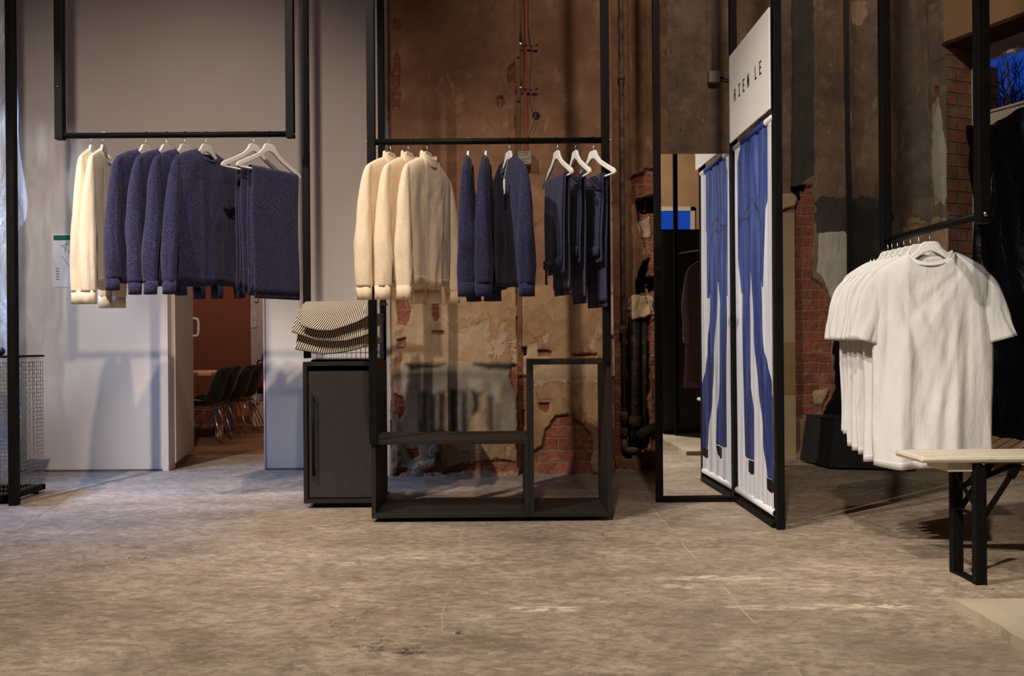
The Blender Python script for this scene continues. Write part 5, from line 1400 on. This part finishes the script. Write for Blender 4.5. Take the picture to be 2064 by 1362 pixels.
p1 = UF(1672, 946); p2 = UF(1598, 924)
bx = thing('cloth_covered_box', 'low box under a dark grey cloth by the exposed bricks', 'box', (p1.x+0.3, p1.y+0.3, 0))
A0 = Vector((p1.x, p1.y, 0)); A1 = Vector((p2.x, 5.98, 0)); dA = A1-A0
B0 = A0+Vector((0.52, -0.12, 0)); B1 = B0+dA
def inset(p, f_=0.035):
    c = (A0+A1+B0+B1)/4; return p+(c-p).normalized()*f_
hh = 0.335
P = []
cor = [A1, A0, B0, B1, A1]
for j in range(9):
    q = j/8; row = []
    for k in range(4):
        for i in range(12):
            f_ = i/12; b_ = cor[k]*(1-f_)+cor[k+1]*f_
            p = b_*(1-q)+inset(b_, 0.05)*q
            w_ = 0.006*(1-q)*math.sin(k*9+i*1.3)
            row.append((p.x+w_, p.y+w_, 0.012+q*(hh-0.012)))
    row.append(row[0]); P.append(row)
build('cloth_sides', MB().grid(P), M['boxgrey'], bx, smooth=False, solid=0.003)
top = [inset(p, 0.048) for p in (A0, B0, B1, A1)]
build('cloth_top', MB().add([(p.x, p.y, hh) for p in top]+[(p.x, p.y, hh-0.01) for p in top], [(0,1,2,3),(7,6,5,4),(0,4,5,1),(1,5,6,2),(2,6,7,3),(3,7,4,0)]), M['boxgrey'], bx, bevel=0.004)

# ------------------------------------------------------------------ services on the old wall
def cable(name, label, pts_px, y, r, mat, cat='cable'):
    P = [U(a_, b_, y) for a_, b_ in pts_px]
    # smooth
    Q = []
    for k in range(len(P)-1):
        for q in range(8):
            f_ = q/8; Q.append(P[k].lerp(P[k+1], f_))
    Q.append(P[-1])
    for _ in range(6): Q = [Q[0]]+[(Q[k-1]+Q[k]*2+Q[k+1])/4 for k in range(1, len(Q)-1)]+[Q[-1]]
    o = build(name, MB().tube(Q, r, 8), mat, loc=Q[-1], smooth=True)
    tag(o, label, cat); return o
yc = YA+0.005
cable('cable', 'orange conduit running down the wall groove to the junction box', [(1057,-260),(1058,0),(1060,90),(1060,180),(1058,270),(1060,306)], yc, 0.0055, M['orange'])
cable('cable', 'grey cable left of the orange conduit on the plaster', [(1055,-260),(1055,0),(1051,50),(1056,95),(1057,180),(1054,262),(1056,285),(1050,305)], yc, 0.003, M['greycable'])
cable('cable', 'grey cable right of the orange conduit ending in a wall hole', [(1065,-260),(1066,0),(1066,60),(1073,100),(1070,170),(1070,205),(1078,226)], yc, 0.003, M['greycable'])
cable('cable', 'short grey cable slanting from the wall hole to the junction box', [(1080,230),(1072,255),(1064,275)], yc, 0.003, M['greycable'])
ph_ = U(1081, 232, YA+0.02)
wh = build('wall_hole_plug', MB().lathe([(0.001, 0), (0.026, 0.0), (0.024, 0.008), (0.001, 0.012)]), M['rust'], loc=(0, 0, 0)); wh.location = (ph_.x, YA+0.035, ph_.z); wh.rotation_euler = (R(90), 0, 0)
tag(wh, 'small round reddish wall hole below the cable clamps', 'wall hole')
for k, (py, lb) in enumerate(((90, 'upper metal cable clamp across the orange conduit'), (178, 'lower metal cable clamp across the orange conduit'))):
    p = U(1046, py-1, YA-0.01); q = U(1085, py+1, YA-0.01)
    cc = thing('cable_clamp', lb, 'clamp', (p.x, p.y, p.z), 0, 'cable clamps on the groove')
    build('strap', MB().bar(p, q, 0.010, 0.010), M['pipe'], cc, bevel=0.001)
    build('screw', MB().tube([p+Vector((0.01, -0.006, 0)), p+Vector((0.01, -0.012, 0))], 0.006, 8), M['steel'], cc)
    build('screw', MB().tube([q+Vector((-0.01, -0.006, 0)), q+Vector((-0.01, -0.012, 0))], 0.005, 8), M['rust'], cc)
a = U(1044, 306, YA-0.02); b = U(1071, 332, YA-0.02)
jb = thing('junction_box', 'grey junction box with handwriting under the orange conduit', 'junction box', (a.x, YA-0.03, b.z))
build('housing', MB().box((a.x, YA-0.045, b.z), (b.x, YA+0.03, a.z)), M['boxplastic'], jb, bevel=0.003)
wrt = MB(); rnd = random.Random(3)
for row, (zf, xs) in enumerate(((0.86, (0.15, 0.72)), (0.70, (0.25, 0.65)), (0.38, (0.3, 0.78)), (0.2, (0.35, 0.7)))):
    x = xs[0]
    while x < xs[1]:
        p = Vector((a.x+(b.x-a.x)*x, YA-0.046, b.z+(a.z-b.z)*zf)); q = p+Vector((rnd.uniform(.002, .006), 0, rnd.uniform(-.005, .005)))
        wrt.bar(p, q, 0.0012, 0.0016); wrt.bar(q, q+Vector((0.002, 0, rnd.uniform(-.006, .006))), 0.0012, 0.0016); x += 0.09
build('handwriting', wrt, M['ink'], jb)
for sx_, sz_ in ((.1, .1), (.9, .1), (.1, .9), (.9, .9)):
    build('screw', MB().box((a.x+(b.x-a.x)*sx_-0.0015, YA-0.0465, b.z+(a.z-b.z)*sz_-0.0015), (a.x+(b.x-a.x)*sx_+0.0015, YA-0.0445, b.z+(a.z-b.z)*sz_+0.0015)), M['ink'], jb)

def vpipe(name, label, pts, r, mat, joints=(), elbow=None):
    t = thing(name, label, 'pipe', tuple(pts[-1]))
    build('pipe_run', MB().tube(pts, r, 14), mat, t, smooth=True)
    for z_, x_, y_, w_ in joints:
        build('pipe_joint', MB().lathe([(r*1.0, -w_), (r*1.45, -w_*0.8), (r*1.45, w_*0.8), (r*1.0, w_)], (x_, y_, z_), 16), mat, t, smooth=True)
    return t
xp = U(1257, 690, YN-0.04).x
pz = lambda py: U(1257, py, YN-0.05).z
vpipe('wall_pipe', 'slim grimy pipe running the full height of the wall corner', [(xp, YN-0.04, 3.6), (xp, YN-0.04, pz(885))], 0.016, M['pipe'], [(pz(155), xp, YN-0.04, 0.02), (pz(665), xp, YN-0.04, 0.03), (pz(838), xp, YN-0.04, 0.03), (pz(870), xp, YN-0.04, 0.03)])
el = [(xp, YN-0.04, pz(885)), (xp, YN-0.04, pz(900)), (xp+0.015, YN-0.05, pz(906)), (xp+0.05, YN-0.055, pz(907)), (xp+0.085, YN-0.055, pz(908)), (xp+0.10, YN-0.055, pz(914)), (xp+0.102, YN-0.055, pz(932))]
vpipe('pipe_elbow', 'grimy pipe elbow bending right at the foot of the slim pipe', [Vector(p) for p in el], 0.021, M['pipe'])
xq = U(1281, 700, YN-0.05).x
vpipe('wall_pipe', 'thick rusty black pipe in the niche, left of its twin', [(xq, YN-0.02, pz(636)), (xq, YN-0.02, pz(900))], 0.036, M['rust'], [(pz(850), xq, YN-0.02, 0.04)])
xq2 = U(1301, 700, YN-0.05).x
vpipe('wall_pipe', 'thinner rusty black pipe right of the thick one in the niche', [(xq2, YN-0.02, pz(632)), (xq2, YN-0.02, pz(935))], 0.018, M['rust'])
vpipe('pipe_stub', 'short fat rusty pipe stub pointing right in the niche', [(xq+0.02, YN-0.06, pz(880)), (xq+0.06, YN-0.08, pz(868)), (xq+0.13, YN-0.09, pz(862))], 0.036, M['rust'])
xs2 = U(1279, 900, YA-0.02).x
p = U(882, 880, YA-0.02)
vpipe('wall_pipe', 'short vertical pipe stub at the foot of the grey painted patch', [(p.x, YA-0.02, p.z), (p.x, YA-0.02, U(882, 940, YA).z)], 0.022, M['pipe'], [(U(882, 908, YA).z, p.x, YA-0.02, 0.012)])

# conduit and box behind the mirror, black cables on the far wall
p = U(1437, -200, YC-0.02); q = U(1438, 145, YC-0.02)
ct = thing('wall_conduit', 'pale vertical conduit running down to the square box behind the mirror', 'conduit', tuple(q))
build('conduit_run', MB().tube([p, q], 0.010, 10), M['greycable'], ct, smooth=True)
a = U(1427, 145, YC-0.03); b = U(1450, 168, YC-0.03)
jb2 = thing('junction_box', 'square pale junction box on the dark plaster above the mirror', 'junction box', (a.x, YC-0.03, b.z))
build('housing', MB().box((a.x, YC-0.06, b.z), (b.x, YC+0.02, a.z)), M['boxplastic'], jb2, bevel=0.004)
build('cable_gland', MB().tube([(b.x, YC-0.03, (a.z+b.z)/2), (b.x+0.03, YC-0.03, (a.z+b.z)/2)], 0.006, 8), M['black'], jb2)
cable('cable', 'dark cable leaving the square box behind the mirror', [(1452,158),(1466,159),(1472,164),(1476,163)], YC-0.03, 0.005, M['blackcable'])
for k in range(3):
    cable('cable', ('left strand', 'middle strand', 'right strand')[k]+' of the black cable bundle hanging on the far wall', [(1702+k*3,-260),(1702+k*3,0),(1703+k*4,120),(1705+k*3,260),(1708+k*4,400),(1709+k*4,520),(1709+k*4,640)], YC-0.09-0.012*k, 0.008, M['blackcable'])

# ------------------------------------------------------------------ black film over the window
P = []
u_edge = [(1950, 262), (1956, 268), (1949, 275), (1958, 288), (1955, 310), (1953, 332), (1957, 360), (1962, 400), (1963, 440), (1962, 600), (1962, 870)]
top_px = [(1958,252),(1975,256),(1990,254),(2005,247),(2025,240),(2045,228),(2064,217)]
OUTF = WOUT-0.04
tu = [cR(a_, b_, OUTF) for a_, b_ in top_px]
eu = [cR(a_, b_, OUTF) for a_, b_ in u_edge]
def film_top(u): return float(np.interp(u, [q[0] for q in tu]+[2.9], [q[1] for q in tu]+[tu[-1][1]+0.1]))
def film_left(z): return float(np.interp(z, [q[1] for q in eu[::-1]], [q[0] for q in eu[::-1]]))
for j in range(61):
    q = j/60; row = []
    for i in range(61):
        f_ = i/60
        u0 = film_left(zsill+0.03+(film_top(0.6)-zsill)*q)
        u = u0+(2.85-u0)*f_**1.3
        z = zsill+0.03+(film_top(u)-zsill-0.03)*q
        o_ = OUTF-0.012-0.02*math.sin(u*17+z*2)*math.sin(z*4+u*3)-0.012*math.sin(u*40+z*6)
        row.append(tuple(RP(u, z, o_)))
    P.append(row)
bf = build('black_plastic_sheet', MB().grid(P), M['film'], loc=tuple(RP(1.4, zsill, OUTF)), smooth=True, solid=0.002)
tag(bf, 'creased black plastic sheet taped over the lower part of the window', 'plastic sheet')

# outside: bare trees and a dark building against the dusk sky
def tree(base, h, seed, label):
    rnd = random.Random(seed); m = MB(); tw = MB()
    def grow(p, d, L, r, dep):
        q = p+d*L
        (m if dep < 2 else tw).tube([p, (p+q)/2+Vector((rnd.uniform(-1, 1), rnd.uniform(-1, 1), 0))*L*0.06, q], [r, r*0.85, r*0.7], 5 if dep < 3 else 3)
        if dep >= 6: return
        for _ in range(3 if dep > 0 else 4):
            nd = (d+Vector((rnd.uniform(-1, 1), rnd.uniform(-1, 1), rnd.uniform(-.3, .7)))*0.75).normalized()
            grow(q, nd, L*rnd.uniform(.6, .8), r*0.62, dep+1)
    grow(Vector((0, 0, 0)), Vector((0, 0, 1)), h*0.30, 0.06, 0)
    t = thing('bare_tree', label, 'tree', base, 0, 'bare trees outside the window')
    build('trunk', m, M['treebark'], t, world=False); build('twigs', tw, M['treebark'], t, world=False)
d1 = ray(2030, 160)
tb1 = Vector((d1.x*9.5, 9.5, -0.3)); tree(tuple(tb1), 4.6, 4, 'bare tree right behind the window glass')
d2 = ray(2005, 180); tree((d2.x*12, 12, -0.3), 5.6, 9, 'farther bare tree left of the first outside the window')
d3 = ray(2075, 180); tree((d3.x*10, 10, -0.3), 5.0, 14, 'bare tree at the right edge outside the window')
pA = U(1975, 175, 14); pB = U(2010, 140, 14)
hs = thing('neighbouring_building', 'dark building edge seen through the upper window pane', 'building', (pA.x-2.0, 14, 0))
build('wall', MB().box((pA.x-3.5, 14, -0.4), (pB.x, 17, pB.z-0.9)), M['treebark'], hs)
build('roof', MB().box((pA.x-3.6, 13.9, pB.z-0.9), (pB.x-0.05, 17, pB.z)), M['treebark'], hs)

# ------------------------------------------------------------------ what the mirror sees behind the viewer's right
wc = thing('black_wardrobe', 'black wardrobe reflected in the tall mirror', 'wardrobe', (1.9, 1.3, 0))
build('body', MB().box((1.52, 1.05, 0.05), (2.3, 1.5, 1.86)), M['blackwood'], wc, bevel=0.003)
build('door', MB().box((1.53, 1.5, 0.07), (2.28, 1.515, 1.84)), M['doorpanel'], wc, bevel=0.003)
for x_ in (1.54, 2.24): build('foot', MB().box((x_, 1.08, 0), (x_+0.04, 1.47, 0.05)), M['black'], wc)
r4 = thing('clothes_rack', 'black rack with a plum coat, seen only in the mirror', 'clothes rack', (1.62, 1.62, 0))
post(1.62, 1.62, 0, TOP, 0.036, par=r4); post(1.95, 2.30, 0, TOP, 0.036, par=r4)
build('rail', MB().tube([(1.62, 1.62, 1.62), (1.95, 2.30, 1.62)], 0.014, 12), M['black'], r4, smooth=True)
ah = math.atan2(0.93, 0.13)
make_hanger('white hanger in the plum coat seen in the mirror', (1.80, 1.99, 1.62), R(-26), 'hangers seen in the mirror', bar=False)
garment('coat', 'plum coat hanging in the rack seen in the mirror', 'coat', (1.80, 1.99, 1.62), R(-26), 'garments seen in the mirror', M['plum'], hem=-1.15, W0=.26, W1=.22, seed=91, slen=-.78, tf=.04, tb=.03, fold=.012)

for o in SC.objects:
    if '_w' in o.keys(): del o['_w']
